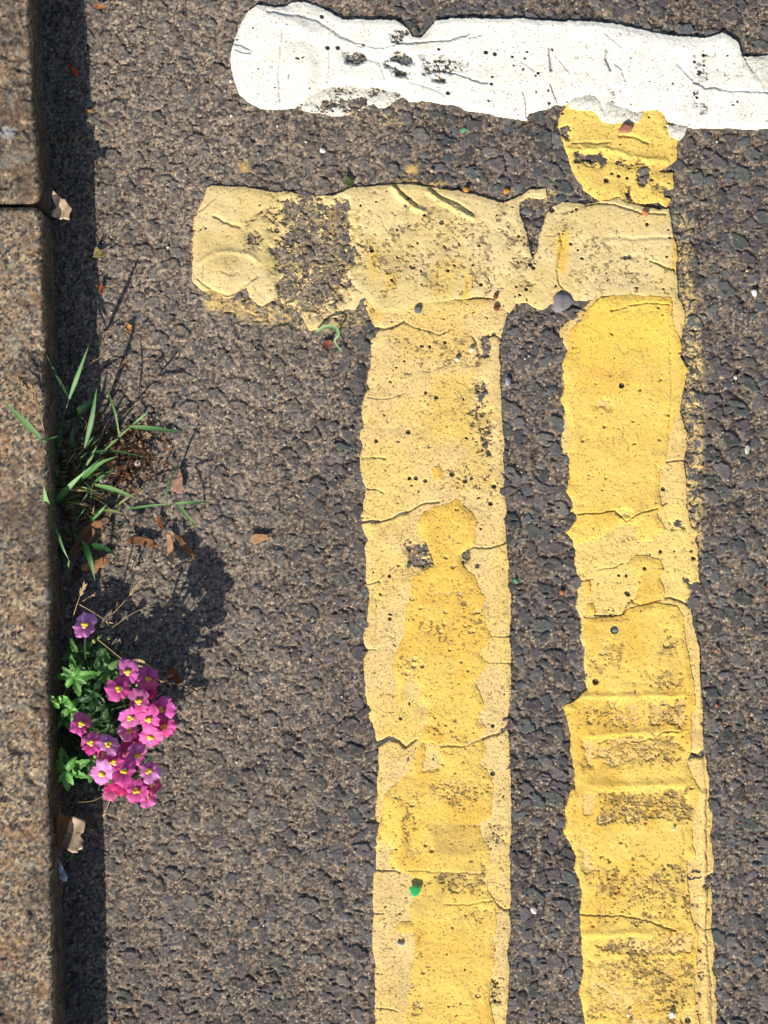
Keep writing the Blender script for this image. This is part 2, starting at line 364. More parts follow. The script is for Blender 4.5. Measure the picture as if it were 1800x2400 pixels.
# pale T bar
BAR = [(449,655),(450,560),(455,510),(470,475),(485,440),(495,433),(530,434),(580,437),(610,443),(640,448),(670,446),(700,452),(740,456),(785,455),(805,447),(820,439),(870,434),(930,430),(960,430),(1000,436),(1040,441),(1085,448),(1105,452),(1140,462),(1180,475),(1200,465),(1225,455),(1240,442),(1282,440),(1284,462),(1262,466),(1240,462),(1218,476),(1222,506),(1236,545),(1244,590),(1250,605),(1256,590),(1263,560),(1268,535),(1280,500),(1300,480),(1320,472),(1370,476),(1420,470),(1450,460),(1465,472),(1500,480),(1545,490),(1570,487),(1578,530),(1582,560),(1588,580),(1590,600),(1586,630),(1590,680),(1587,705),
 (1540,705),(1500,702),(1480,695),(1440,700),(1410,695),(1390,705),(1350,707),(1325,690),(1317,680),(1303,695),(1300,710),(1270,728),(1250,722),(1235,710),(1210,712),(1195,735),(1180,725),(1160,702),(1120,696),(1080,702),(1030,708),(990,712),(961,724),(937,736),(906,738),(882,730),(866,712),(855,700),(845,705),(834,727),(809,727),(794,743),(762,747),(754,772),(725,776),(715,754),(696,729),(660,711),(640,707),(617,718),(602,715),(584,697),(577,675),(559,686),(545,700),(527,700),(505,686),(478,682),(454,668)]
PALE = srgb(232, 205, 146); PALE2 = srgb(226, 198, 132)
bar = thing('yellow_bar', 'pale cream yellow crossbar joining the tops of both yellow lines, worn bare in one stretch', 'road marking', tuple(P(1000, 580)))
coat('top_coat', BAR, .0017, PALE, bar, rag=.0009, pits=.05, dots=.8, seed=5, mottle=.09, tint=PALE2, conf=.2, lumps=.0005,
  wear=[([(655,470),(700,462),(830,462),(832,560),(818,700),(800,735),(720,735),(650,700),(640,600)], .88, .55, .008),
        ([(780,462),(828,462),(826,600),(790,690),(775,560)], 1.02, .6, .004), ([(680,475),(725,470),(728,575),(685,575)], 1.05, .6, .004),
        ([(600,490),(640,470),(655,500),(640,520),(600,520),(580,530)], .35, .5, .004),([(630,575),(665,575),(660,605),(632,600)], .9, .6, .003),([(575,540),(610,535),(610,585),(580,585)],.6,.55,.004),
        ([(860,500),(1010,500),(1150,560),(1170,680),(900,660),(860,620)], .12, .42, .02),([(1180,490),(1240,560),(1240,660),(1170,650)], .25, .5, .01),
        ([(1330,540),(1560,600),(1590,690),(1340,680)], .08, .35, .02),([(1310,500),(1360,520),(1340,600),(1310,600)],.1,.3,.01)],
  holes=[(1294,493,7),(1351,491,4),(1516,526,5),(1337,572,4),(1354,587,3),(1035,522,6),(1243,620,6),(1250,628,5),(956,467,4),(995,505,4),(882,473,3),(845,483,3),(872,587,6),(870,580,5),(1233,678,5),(1210,672,3),(1127,667,5),(1050,634,4),(1465,604,5),(1475,602,5),(1562,602,3),(1570,557,3),(649,540,7),(590,553,7),(640,590,6),(651,595,6)],
  strokes=[([(920,438),(940,462),(965,485),(992,497)],6,.0016,0),([(925,434),(948,458),(975,478)],3,-.0014,.35),([(1005,452),(1040,475),(1075,495),(1108,510)],6,.0016,0),([(1015,448),(1050,468),(1085,485),(1108,500)],3,-.0014,.35),
   ([(503,508),(525,518),(545,526),(562,532)],4,-.0015,.55),([(512,446),(505,465),(480,485),(458,502)],1.8,-.0010,.45),
   ([(470,618),(485,603),(505,594),(530,590),(560,592),(590,600),(606,614)],6,.0007,0),([(530,640)],42,.0013,0),([(462,655),(480,670),(495,684),(510,690),(535,694),(560,685),(578,670),(592,658),(606,648)],3.2,-.0013,.55),([(520,635),(545,645),(560,640)],2,-.0006,.4),([(478,618),(475,650)],2,-.0007,.35),
   ([(1523,613),(1550,622),(1580,634)],2.8,-.0018,.7),([(1420,557),(1500,560),(1580,556)],5,-.0008,.15),([(1370,480),(1440,480),(1500,498),(1560,500)],3,-.0014,.4),([(1282,550),(1300,553),(1312,548)],2,-.0010,.4),([(1312,545),(1318,570),(1304,630),(1310,665),(1330,690)],2.2,-.0016,.45),([(1575,500),(1580,545),(1590,570)],2.2,-.0014,.5),
   ([(1460,602),(1480,605),(1500,600)],5,-.001,.4),([(885,500),(900,530),(910,540)],1.8,-.0006,.25),([(610,500),(590,512)],5,-.001,.5),([(600,515),(578,518)],4,-.001,.45)],
  patches=[([(870,560),(885,600),(880,660),(868,640)], srgb(232,190,92), .9),([(1005,620),(1060,600),(1080,615),(1060,700),(1010,700)], srgb(232,190,92), .4),([(900,640),(925,640),(925,680),(905,680)], srgb(232,190,92), .7),([(1088,640),(1102,640),(1100,705),(1086,705)], srgb(236,194,88), .9),([(1305,560),(1330,545),(1335,580),(1325,640),(1305,640)], srgb(240,194,80), .9),([(1578,550),(1600,570),(1590,630),(1580,630)], srgb(240,190,70), .9),
           ([(610,560),(655,610),(660,690),(620,650)], srgb(190,172,112), .6),([(580,520),(620,540),(610,600),(570,600)], srgb(160,148,112), .45)])
coat('under_coat', [(470,660),(560,690),(600,712),(605,725),(560,722),(500,730),(485,715)], .0007, CR, bar, pits=.4, seed=2, wear=[([(520,690),(600,700),(600,740),(520,740)], .8, .6, .004)])
# short patch under the white line
PATCH = [(1311,262),(1330,240),(1540,240),(1553,262),(1562,290),(1593,297),(1595,310),(1590,345),(1588,375),(1570,388),(1548,402),(1580,405),(1582,425),(1578,442),(1556,448),(1561,459),(1574,468),(1560,488),(1544,476),(1506,480),(1473,480),(1447,466),(1405,476),(1390,462),(1367,445),(1354,428),(1345,416),(1336,392),(1324,350),(1315,329),(1307,295)]
YEL = srgb(244, 204, 104); YEL2 = srgb(240, 194, 90); PEACH = srgb(236, 202, 134); PEACH2 = srgb(238, 200, 124)
pt = coat('yellow_patch', PATCH, .0013, srgb(240, 204, 106), None, rag=.0013, pits=.10, seed=6, tint=srgb(232,194,100), conf=.3, lumps=.0006,
  wear=[([(1345,355),(1400,362),(1480,380),(1520,395),(1500,402),(1420,385),(1350,370)], .75, .6, .004),([(1492,395),(1515,395),(1520,430),(1500,440),(1490,420)], 1.3, .5, .003),([(1470,435),(1482,430),(1482,470),(1465,470)], 1.3, .5, .002),([(1525,420),(1550,420),(1560,440),(1530,445)], .9, .6, .003),([(1312,298),(1334,300),(1330,325),(1314,318)], 1.3, .5, .002),([(1540,290),(1590,300),(1590,330),(1550,325)], .3, .4, .006)],
  holes=[(1421,423,7),(1450,412,5),(1470,417,4),(1434,407,4)],
  strokes=[([(1340,335),(1400,336),(1430,333)],3,-.0012,.6),([(1450,318),(1480,322),(1520,335)],3,-.0014,.6),([(1330,350),(1420,350),(1500,372),(1560,380)],6,.0008,0)])
tag(pt, 'short broken yellow paint patch between the white line and the pale crossbar', 'road marking')
# left line
LE = [(852,700),(852,712),(864,739),(870,760),(885,772),(879,787),(867,796),(869,827),(867,857),(860,872),(857,893),(863,911),(855,923),(848,941),(845,971),(852,994),(845,1007),(843,1025),(849,1047),(842,1068),(843,1101),(848,1128),(858,1146),(851,1173),(849,1194),(843,1209),(846,1233),(855,1255),(861,1264),(854,1282),(858,1319),(855,1340),(858,1371),(866,1401),(860,1419),(858,1443),(860,1461),(852,1479),(851,1506),(861,1524),(852,1542),(851,1569),(854,1597),(855,1627),(860,1657),(863,1684),(873,1699),(879,1729),(887,1744),(885,1762),(885,1808),(881,1840),(884,1860),(879,1896),(884,1936),(879,1969),(879,2029),(875,2056),(872,2110),(875,2147),(870,2192),(872,2231),(878,2258),(876,2279),(879,2312),(876,2358),(879,2400),(876,2860)]
RE = [(1192,700),(1193,730),(1181,772),(1175,799),(1172,827),(1175,869),(1175,893),(1178,941),(1179,986),(1184,1031),(1182,1083),(1185,1122),(1181,1152),(1188,1173),(1190,1212),(1187,1260),(1191,1280),(1194,1325),(1193,1370),(1200,1389),(1197,1419),(1200,1446),(1197,1491),(1200,1539),(1199,1597),(1200,1627),(1194,1672),(1191,1702),(1197,1762),(1198,1840),(1202,1936),(1197,1996),(1200,2116),(1197,2131),(1199,2192),(1191,2231),(1196,2267),(1193,2336),(1188,2400),(1190,2860)]
l1 = thing('yellow_line', 'left of the two long yellow lines, mostly faded peach with golden overpaint', 'road marking', tuple(P(1030, 1600)))
coat('under_coat', LE+RE[::-1], .0010, PEACH, l1, rag=.0009, pits=.13, dots=2.4, seed=0, tint=srgb(240, 204, 122), mottle=.08, conf=.3,
  wear=[([(900,790),(1150,790),(1150,870),(930,870)], .05, .38, .01),([(1120,880),(1150,880),(1140,960),(1110,940)], .7, .5, .004),([(1105,960),(1150,960),(1155,1070),(1130,1070)], .55, .5, .004),([(1125,1020),(1150,1030),(1148,1065),(1130,1055)], 1.2, .6, .003),
        ([(1130,785),(1160,780),(1150,840),(1120,845)], .9, .6, .003),([(1020,1090),(1160,1095),(1160,1150),(1000,1145)], .15, .4, .008),([(945,1275),(1000,1275),(1020,1320),(990,1345),(955,1335)], .75, .45, .004),([(1080,1285),(1112,1280),(1100,1300),(1085,1330)], .8, .6, .003),
        ([(1135,1920),(1185,1920),(1175,1970),(1140,1965)], .55, .4, .004),([(1150,2290),(1175,2290),(1170,2350),(1150,2350)], .6, .4, .003),([(850,690),(885,690),(880,760),(860,760)], .3, .4, .004)],
  holes=[(957,1012,6),(1023,931,5),(998,920,4),(1043,802,5),(990,811,4),(1007,812,4),(960,1121,5),(975,1120,5),(997,1126,5),(1060,1110,7),(1090,1127,6),(1158,1140,6),(1119,1326,6),(914,1450,5),(913,1349,5),(1155,1700,5),(1155,1812,7),(1157,2224,6),(882,1033,5),(1150,1180,6),(1105,1120,4)],
  strokes=[([(843,1222),(880,1222),(920,1215),(960,1200),(990,1180),(1030,1176)],3,-.0018,.65),([(850,1073),(905,1075)],2,-.0012,.5),([(855,1145),(885,1147),(900,1155)],2,-.0012,.5),([(1060,1300),(1110,1284),(1150,1285),(1190,1268)],2,-.0014,.6),([(858,1372),(890,1362)],2,-.0012,.5),([(855,1524),(885,1524)],1.8,-.001,.4),([(883,1745),(910,1728),(935,1735),(950,1750),(975,1735)],4,-.0022,.75),([(1130,1730),(1160,1722),(1192,1705)],3,-.0018,.65),([(1145,1490),(1197,1490)],1.6,-.001,.4),([(1140,1552),(1197,1555)],1.6,-.001,.4),
   ([(876,2038),(915,2040),(940,2048)],2,-.0014,.6),([(876,2140),(900,2143)],1.8,-.001,.4),([(876,2278),(895,2280)],1.8,-.001,.4),([(880,2362),(930,2368)],2,-.0012,.4),([(1165,2120),(1180,2130),(1198,2132)],3,-.0016,.6),([(880,770),(920,768),(945,757)],3,-.0016,.6),([(945,757),(990,772),(1030,786),(1060,770)],2,-.001,.4),([(1110,790),(1120,820),(1118,830)],3,-.0016,.6),([(1155,782),(1175,795)],3,-.0014,.6),([(860,930),(900,935),(950,920)],1.6,-.0008,.3),([(880,1400),(885,1450),(880,1490)],1.6,-.0008,.3)],
  patches=[([(1010,880),(1110,870),(1100,1050),(1000,1010)], srgb(238,198,104), .75),([(900,760),(1060,720),(1110,790),(1080,850),(950,840)], srgb(232,192,100), .5),([(850,690),(895,705),(905,745),(872,760)], srgb(240,196,92), .6),([(1020,700),(1090,700),(1090,745),(1030,750)], srgb(236,202,118), .6),([(930,1660),(990,1640),(990,1710),(950,1740),(900,1720)], srgb(240,204,110), .7),([(860,1370),(880,1390),(875,1520),(856,1510)], srgb(222,188,116), .6)])
T1 = [(973,1227),(991,1200),(1018,1184),(1051,1179),(1069,1166),(1081,1179),(1105,1197),(1121,1218),(1115,1255),(1118,1276),(1087,1295),(1078,1304),(1090,1328),(1115,1349),(1127,1377),(1139,1401),(1134,1431),(1142,1461),(1154,1494),(1139,1515),(1124,1530),(1145,1551),(1133,1575),(1116,1600),(1136,1651),(1121,1690),(1142,1705),(1130,1729),(1145,1756),(1127,1790),(1142,1802),(1160,1847),(1157,1851),(1154,1915),(1122,1933),(1133,1960),(1149,1993),(1149,2035),(1145,2086),(1164,2113),(1166,2186),(1157,2204),(1161,2246),(1151,2297),(1148,2342),(1160,2400),(1160,2860),
 (949,2860),(949,2400),(952,2327),(961,2270),(961,2192),(919,2186),(937,2159),(964,2156),(958,2128),(964,2107),(955,2059),(937,2038),(910,2029),(910,2002),(922,1990),(898,1972),(884,1948),(892,1915),(901,1860),(931,1830),(949,1812),(961,1786),(976,1747),(982,1714),(1003,1696),(997,1657),(979,1636),(985,1612),(961,1591),(950,1610),(949,1650),(932,1655),(926,1606),(916,1563),(925,1530),(946,1485),(946,1401),(961,1371),(973,1346),(1018,1322),(997,1274),(985,1265),(976,1253)]
coat('top_coat', T1, .0018, YEL, l1, rag=.0011, pits=.09, dots=1.5, seed=4, tint=YEL2, mottle=.09, conf=.25,
  extra=[[(1015,1092),(1030,1090),(1042,1105),(1036,1130),(1018,1128),(1010,1112)]],
  wear=[([(955,1370),(1130,1370),(1130,1410),(955,1410)], .1, .4, .01),([(960,1440),(1130,1420),(1140,1500),(960,1500)], .08, .38, .01),([(1000,1745),(1030,1745),(1025,1800),(995,1805)], 1.1, .3, .003),([(925,1550),(990,1540),(1000,1590),(940,1600)], .1, .4, .008),([(960,1690),(1060,1690),(1130,1700),(1130,1760),(990,1770)], .1, .38, .01),
        ([(1010,1830),(1150,1840),(1150,1880),(1020,1880)], .2, .5, .008),([(940,1870),(975,1870),(975,2010),(945,2010)], .1, .5, .005),([(1020,2052),(1140,2050),(1145,2092),(1080,2092),(1020,2080)], .2, .85, .004),([(940,2055),(1010,2050),(1010,2080),(960,2080)], .2, .5, .004),([(1090,2010),(1145,2010),(1145,2050),(1100,2050)], .2, .5, .006),([(1120,2130),(1145,2130),(1145,2165),(1120,2165)], .2, .5, .006),([(940,2190),(980,2180),(985,2400),(950,2400)], .1, .4, .01)],
  holes=[(1047,1834,6),(966,1883,8),(1012,1993,6),(997,1980,4),(1120,2331,7),(1052,2356,4),(992,2278,5),(1092,2143,4),(1102,1480,5),(1041,1463,5),(1033,1481,5),(970,1560,7),(955,1577,6),(972,1545,6),(990,1560,5),(1120,1433,6),(1044,1433,5),(1054,1523,4),(1082,1551,3),(1110,1480,4),(966,1403,5),(1062,1328,5),(1046,1306,5),(987,2357,6),(965,2308,7),(985,1424,5)],
  strokes=[([(985,1738),(1030,1745),(1090,1748),(1130,1730)],2,-.0014,.5),([(1040,2120),(1100,2120),(1155,2108)],1.6,-.0008,.35),([(955,2040),(1060,2045),(1150,2045)],1.8,-.0008,.3)],
  patches=[([(892,1880),(935,1860),(940,1960),(930,2030),(900,2010)], srgb(246,212,106), .8),([(1005,1935),(1100,1930),(1140,1990),(1100,2010),(1020,2000)], srgb(196,164,92), .65),([(962,2110),(1040,2090),(1040,2145),(970,2150)], srgb(206,178,104), .6),([(1010,2110),(1150,2120),(1150,2300),(990,2300)], srgb(240,200,102), .6)])
# right line
LE2 = [(1403,690),(1367,716),(1338,745),(1312,768),(1310,787),(1328,820),(1319,853),(1327,908),(1317,934),(1323,963),(1315,989),(1314,1028),(1320,1061),(1330,1071),(1335,1116),(1330,1145),(1348,1172),(1336,1198),(1353,1214),(1330,1250),(1346,1266),(1343,1322),(1354,1348),(1353,1380),(1345,1426),(1361,1445),(1358,1497),(1369,1520),(1367,1562),(1372,1605),(1376,1615),(1351,1637),(1340,1660),(1338,1719),(1345,1758),(1350,1803),(1350,1849),(1340,1859),(1335,1898),(1335,1924),(1330,1946),(1345,1976),(1355,2008),(1352,2034),(1362,2060),(1368,2093),(1363,2142),(1366,2191),(1370,2256),(1368,2301),(1362,2327),(1366,2353),(1374,2399),(1375,2860)]
RE2 = [(1590,690),(1599,709),(1608,732),(1605,771),(1599,794),(1595,836),(1608,869),(1602,924),(1595,963),(1610,1006),(1612,1054),(1602,1077),(1610,1126),(1612,1188),(1621,1233),(1638,1246),(1631,1266),(1638,1283),(1639,1331),(1644,1374),(1632,1400),(1621,1413),(1621,1432),(1631,1478),(1641,1527),(1644,1592),(1649,1641),(1649,1706),(1654,1771),(1664,1820),(1664,1849),(1660,1872),(1672,1904),(1667,1963),(1675,2008),(1673,2054),(1664,2067),(1670,2093),(1670,2174),(1677,2223),(1672,2272),(1683,2298),(1675,2327),(1683,2353),(1680,2399),(1690,2860)]
l2 = thing('yellow_line', 'right of the two long yellow lines, brighter golden and crossed by dark scuffed bands', 'road marking', tuple(P(1490, 1600)))
coat('under_coat', LE2+RE2[::-1], .0010, PEACH2, l2, rag=.0010, pits=.09, dots=1.2, seed=2, tint=srgb(238, 204, 126), mottle=.08, conf=.3,
  wear=[([(1610,1360),(1640,1370),(1640,1420),(1615,1410)], 1.2, .5, .003),([(1570,1225),(1600,1215),(1600,1240),(1575,1240)], .8, .6, .003),([(1610,1760),(1652,1762),(1652,1780),(1612,1780)], 1.0, .4, .002),([(1395,1425),(1450,1430),(1450,1450),(1400,1445)], .3, .6, .004),([(1655,2055),(1680,2050),(1680,2075),(1650,2078)], 1.1, .4, .003),([(1610,2095),(1640,2120),(1640,2180),(1620,2150)], .3, .3, .005),([(1628,2200),(1650,2210),(1650,2399),(1630,2399)], .35, .3, .004)],
  holes=[(1548,1292,5),(1512,1332,5),(1468,1349,4),(1620,1290,4),(1625,1308,6),(1472,1392,6),(1468,1389,4),(1612,2390,8),(1554,1146,6),(1450,1348,4),(1457,903,8),(1440,1475,11),(1396,1597,9)],
  patches=[([(1330,1180),(1640,1180),(1640,1440),(1330,1440)], srgb(240,206,118), .6)],
  strokes=[([(1356,1205),(1400,1203),(1440,1195),(1465,1222),(1490,1208),(1540,1190),(1565,1178)],2,-.0014,.55),([(1398,1336),(1440,1328),(1460,1320)],1.6,-.001,.4),([(1560,1400),(1590,1405),(1620,1420)],3,-.0018,.7),([(1480,1408),(1510,1418),(1545,1405)],3.4,-.0020,.75),([(1395,1440),(1430,1445),(1460,1440),(1475,1415)],3,-.0016,.65),([(1562,1083),(1600,1080)],2.2,-.0014,.6),([(1362,1360),(1390,1356)],1.6,-.001,.4),([(1665,1700),(1648,1770),(1655,1850)],2,-.0008,.2),
   ([(1655,1850),(1655,1960),(1660,2060),(1655,2180),(1665,2300),(1668,2399)],2.5,-.0012,.4),([(1630,2160),(1650,2180),(1675,2176)],1.6,-.001,.4),([(1600,760),(1606,790)],2,-.0012,.5),([(1640,1700),(1640,1500)],6,.0008,0),([(1648,1860),(1650,2100),(1655,2390)],7,.0009,0)])
T2 = [(1395,705),(1406,697),(1440,690),(1488,690),(1576,695),(1576,729),(1582,768),(1595,791),(1600,810),(1595,836),(1612,862),(1602,924),(1595,960),(1579,999),(1569,1022),(1563,1071),(1550,1100),(1546,1162),(1553,1188),(1540,1204),(1546,1214),(1566,1243),(1537,1256),(1530,1269),(1493,1272),(1493,1233),(1468,1227),(1423,1250),(1397,1269),(1358,1276),(1346,1289),(1340,1266),(1326,1248),(1349,1217),(1337,1168),(1326,1149),(1334,1119),(1333,1006),(1325,973),(1315,934),(1324,908),(1316,853),(1328,820),(1333,774),(1358,752),(1374,726)]
T3 = [(1365,1443),(1400,1446),(1455,1442),(1475,1423),(1537,1411),(1586,1419),(1605,1445),(1607,1484),(1615,1536),(1625,1592),(1633,1657),(1621,1680),(1623,1712),(1621,1755),(1610,1787),(1625,1820),(1641,1849),(1644,1855),(1631,1891),(1623,1940),(1626,1982),(1633,2008),(1610,2015),(1615,2093),(1621,2152),(1639,2191),(1634,2256),(1628,2321),(1634,2370),(1641,2399),(1641,2860),
 (1370,2860),(1371,2399),(1363,2353),(1356,2327),(1363,2301),(1366,2256),(1361,2191),(1358,2142),(1363,2093),(1358,2060),(1343,2034),(1348,2008),(1335,1976),(1319,1946),(1327,1924),(1322,1898),(1333,1859),(1346,1833),(1345,1849),(1346,1803),(1335,1758),(1338,1719),(1320,1660),(1325,1649),(1351,1637),(1376,1615),(1376,1605),(1372,1562),(1372,1520),(1367,1497)]
coat('top_coat', T3, .0019, YEL, l2, rag=.0009, pits=.06, dots=1.0, seed=7, tint=YEL2, mottle=.09, conf=.25, lumps=.0006,
  extra=[T2, [(1462,1322),(1488,1299),(1514,1299),(1546,1309),(1559,1335),(1546,1354),(1556,1374),(1559,1403),(1533,1410),(1501,1418),(1481,1410),(1494,1380),(1488,1348)],[(1370,1358),(1386,1360),(1386,1396),(1370,1396)],[(1372,1412),(1390,1412),(1398,1440),(1372,1442)]],
  wear=[([(1385,1515),(1465,1500),(1465,1555),(1385,1560)], .1, .55, .005),([(1545,1490),(1600,1490),(1600,1535),(1550,1535)], .15, .6, .004),([(1515,1580),(1605,1572),(1605,1615),(1515,1612)], .12, .6, .004),
        ([(1370,1648),(1500,1645),(1500,1708),(1370,1700)], .2, .55, .004),([(1522,1642),(1602,1640),(1602,1698),(1525,1690)], .45, .8, .003),([(1362,1735),(1395,1732),(1395,1800),(1365,1800)], .55, .6, .004),([(1402,1740),(1600,1725),(1600,1775),(1500,1785),(1450,1805),(1402,1800)], .3, .75, .005),
        ([(1370,1862),(1395,1862),(1390,1905),(1370,1905)], .8, .6, .003),([(1400,1862),(1610,1848),(1612,1915),(1405,1925)], .2, .92, .0035),([(1370,1940),(1390,1940),(1395,2070),(1375,2070)], .35, .5, .004),
        ([(1400,2020),(1610,2020),(1612,2130),(1400,2130)], .12, .55, .008),([(1395,2140),(1620,2135),(1600,2160),(1400,2160)], .15, .5, .005),([(1400,2208),(1620,2192),(1625,2232),(1500,2245),(1400,2230)], .2, .92, .0035),([(1395,2230),(1620,2232),(1625,2372),(1400,2372)], .15, .62, .006),([(1380,2250),(1395,2250),(1398,2380),(1380,2380)], .3, .6, .003),([(1450,2388),(1625,2385),(1625,2470),(1450,2470)], .2, .85, .004),([(1595,2370),(1625,2365),(1625,2420),(1600,2420)],.8,.5,.004),
        ([(1395,940),(1430,935),(1430,958),(1398,955)], .6, .4, .003),([(1440,1195),(1475,1195),(1475,1210),(1440,1208)], .6, .4, .002)],
  holes=[(1457,903,8),(1500,915,4),(1440,1475,11),(1396,1597,9),(1416,1000,4),(1365,1033,4),(1566,973,4),(1548,890,4),(1430,880,3),(1553,1146,6),(1419,1120,4),(1545,1030,4),(1566,2025,4),(1620,1846,4),(1512,1928,3),(1510,1332,5),(1411,1530,6),(1422,1530,5),(1390,1545,6),(1560,1512,7),(1382,1690,7)],
  strokes=[([(1404,1740),(1425,1730),(1460,1735),(1490,1738),(1530,1728),(1560,1714),(1590,1712)],2,-.0016,.6),([(1358,2142),(1400,2144),(1450,2146),(1510,2155),(1550,2170),(1585,2180)],2,-.0016,.6),([(1430,730),(1470,718),(1520,712),(1570,714)],1.8,-.001,.4),([(1356,1205),(1400,1203),(1440,1195),(1465,1222),(1490,1208),(1540,1190)],2,-.0016,.6),([(1567,790),(1570,850),(1571,920),(1567,1000)],1.8,-.0007,.3),([(1600,1940),(1602,2000)],1.8,-.0008,.4),
   ([(1380,1842),(1600,1838)],10,.0008,0),([(1380,1722),(1600,1712)],8,.0007,0),([(1360,2190),(1600,2182)],8,.0007,0),([(1360,1632),(1600,1628)],7,.0007,0),([(1360,1800),(1345,1850),(1335,1940)],8,.0007,0)],
  patches=[([(1330,940),(1580,930),(1590,1000),(1540,1240),(1350,1180)], srgb(238,200,104), .5),([(1360,700),(1560,700),(1580,860),(1340,860)], srgb(247,208,92), .6),([(1420,1950),(1600,1930),(1600,2010),(1420,2020)], srgb(240,204,110), .6)])

# ================================================================= KERB AND PAVEMENT
KH = .046
def granite(x, y, seed):
    wx, wy = warp(x, y, .0006, .002)
    F1, F2, I, J = worley(wx, wy, .0015, seed)
    pal = np.array([srgb(158,146,126), srgb(120,110,98), srgb(88,84,82), srgb(60,57,57), srgb(172,158,136), srgb(140,120,98), srgb(108,104,98), srgb(162,138,106)])
    c = pal[(I*7.99).astype(int)]*(.72+.5*J)[..., None]
    o = ss(.55, .72, fbm(x, y, .018, 4, seed+1, .6))[..., None]*.5
    c = c*(1-o*.8)+.8*srgb(146, 110, 80)*(.6+.6*J)[..., None]*o
    d = ss(.46, .68, fbm(x, y*.7, .022, 5, seed+3, .65))[..., None]*.58
    c = c*(1-d)+srgb(62, 58, 58)*d
    k = ss(.70, .78, fbm(x, y, .012, 3, seed+5))[..., None]*.4
    return (c*(1-k)+srgb(150,150,140)*k)*1.06*(.74+.52*fbm(x, y, .0014, 3, seed+2, .8))[..., None]
def kerb(name, edge, y_lo, y_hi, seed, label, open_lo=False):
    """edge = [(px, py)] of the arris as seen; y_lo/y_hi = ends in photo px (lower end, upper end)"""
    step = .0008
    ys = np.arange(P(0, y_lo, KH)[1], P(0, y_hi, KH)[1]+step, step)
    e = np.array([P(a, b, KH)[:2] for a, b in edge]); o = np.argsort(e[:, 1])
    ex = np.interp(ys, e[o, 1], e[o, 0])
    ex = ex+.0016*(fbm(ys, ys*0+seed, .03, 3, seed)-.5)+.0014*(fbm(ys, ys*0+seed, .006, 3, seed+1)-.5)
    r = .0032
    flat = np.concatenate([np.linspace(-.125, -.012, 90)[:-1], np.arange(-.012, -r, step)]) if False else np.concatenate([[-.125,-.1235,-.121], np.arange(-.118, -r, .0009)])
    th = np.linspace(0, math.pi/2, 9); arc = np.stack([-r+r*np.sin(th), -r+r*np.cos(th)], 1)
    down = np.arange(-r-.0012, -.06, -.0012)
    prof = np.concatenate([np.stack([flat, 0*flat], 1), arc, np.stack([0*down, down], 1)])
    prof[0, 1] = -.03; prof[1, 1] = -.0015
    n = len(prof); s = np.concatenate([[0], np.cumsum(np.hypot(*np.diff(prof, axis=0).T))])
    PX = np.repeat(prof[None, :, 0], len(ys), 0)+ex[:, None]; PZ = np.repeat(prof[None, :, 1], len(ys), 0)+KH
    YY = np.repeat(ys[:, None], n, 1)
    dl = YY-ys[0]; dh = ys[-1]-YY
    for d in ([dh] if open_lo else [dl, dh]) if True else []:
        rr = .006; q = np.clip(1-d/rr, 0, 1); drop = rr*(1-np.sqrt(np.clip(1-q*q, 0, 1)))
        PZ = PZ-drop; PX = PX-np.where(prof[None, :, 0] > -.03, drop*np.clip((prof[None, :, 0]+.03)/.03, 0, 1), 0)
    SS = s[None, :]+0*YY
    dn = .0022*(fbm(SS, YY, .02, 4, seed+2, .55)-.5)+.0012*(fbm(SS, YY, .003, 3, seed+4, .6)-.5)
    chip = ss(.60, .75, fbm(SS, YY, .010, 3, seed+6))*.0012
    nx = np.clip((prof[None, :, 0]+r)/r, 0, 1); nz = 1-nx
    PX = PX+(dn-chip)*nx; PZ = PZ+(dn-chip)*nz
    c = granite(SS, YY, seed)*np.array([1.02, .93, .83])
    face_shade = ss(-.001, -.012, prof[None, :, 1]+.004*(fbm(SS, YY, .01, 3, seed)-.5)+0*YY)[..., None]*.6; c = c*(1-face_shade)+srgb(52, 46, 42)*face_shade   # shade of the unlit side face, painted into its colour
    if seed == 1:
        q = P(17, 310, KH); li = ss(.0072, .0035, np.hypot(PX-q[0], (YY-q[1])*1.5)+.006*(fbm(PX, YY, .004, 3, 2)-.5))[..., None]*.8; c = c*(1-li)+srgb(168, 168, 160)*li
    V = np.stack([PX, YY, PZ], -1)
    a = V[:1].copy(); a[..., 2] = np.minimum(a[..., 2], -.02); b = V[-1:].copy(); b[..., 2] = np.minimum(b[..., 2], -.02)
    V = np.concatenate([a, V, b]); c = np.concatenate([c[:1]*.5, c, c[-1:]*.5])
    ob = make_mesh(name, V.reshape(-1, 3), grid_faces(V.shape[0], n), c.reshape(-1, 3), M_GRAN)
    return tag(ob, label, 'kerb stone', 'granite stones of the kerb')
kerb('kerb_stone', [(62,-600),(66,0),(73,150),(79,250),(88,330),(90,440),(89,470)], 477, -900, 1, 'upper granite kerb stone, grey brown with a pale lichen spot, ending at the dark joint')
kerb('kerb_stone', [(93,480),(98,560),(100,650),(104,800),(108,1000),(114,1200),(117,1366),(113,1576),(116,1710),(116,1850),(121,2100),(126,2400),(136,3000)], 3100, 484, 4, 'lower granite kerb stone, rusty speckled, running down beside the flowers')
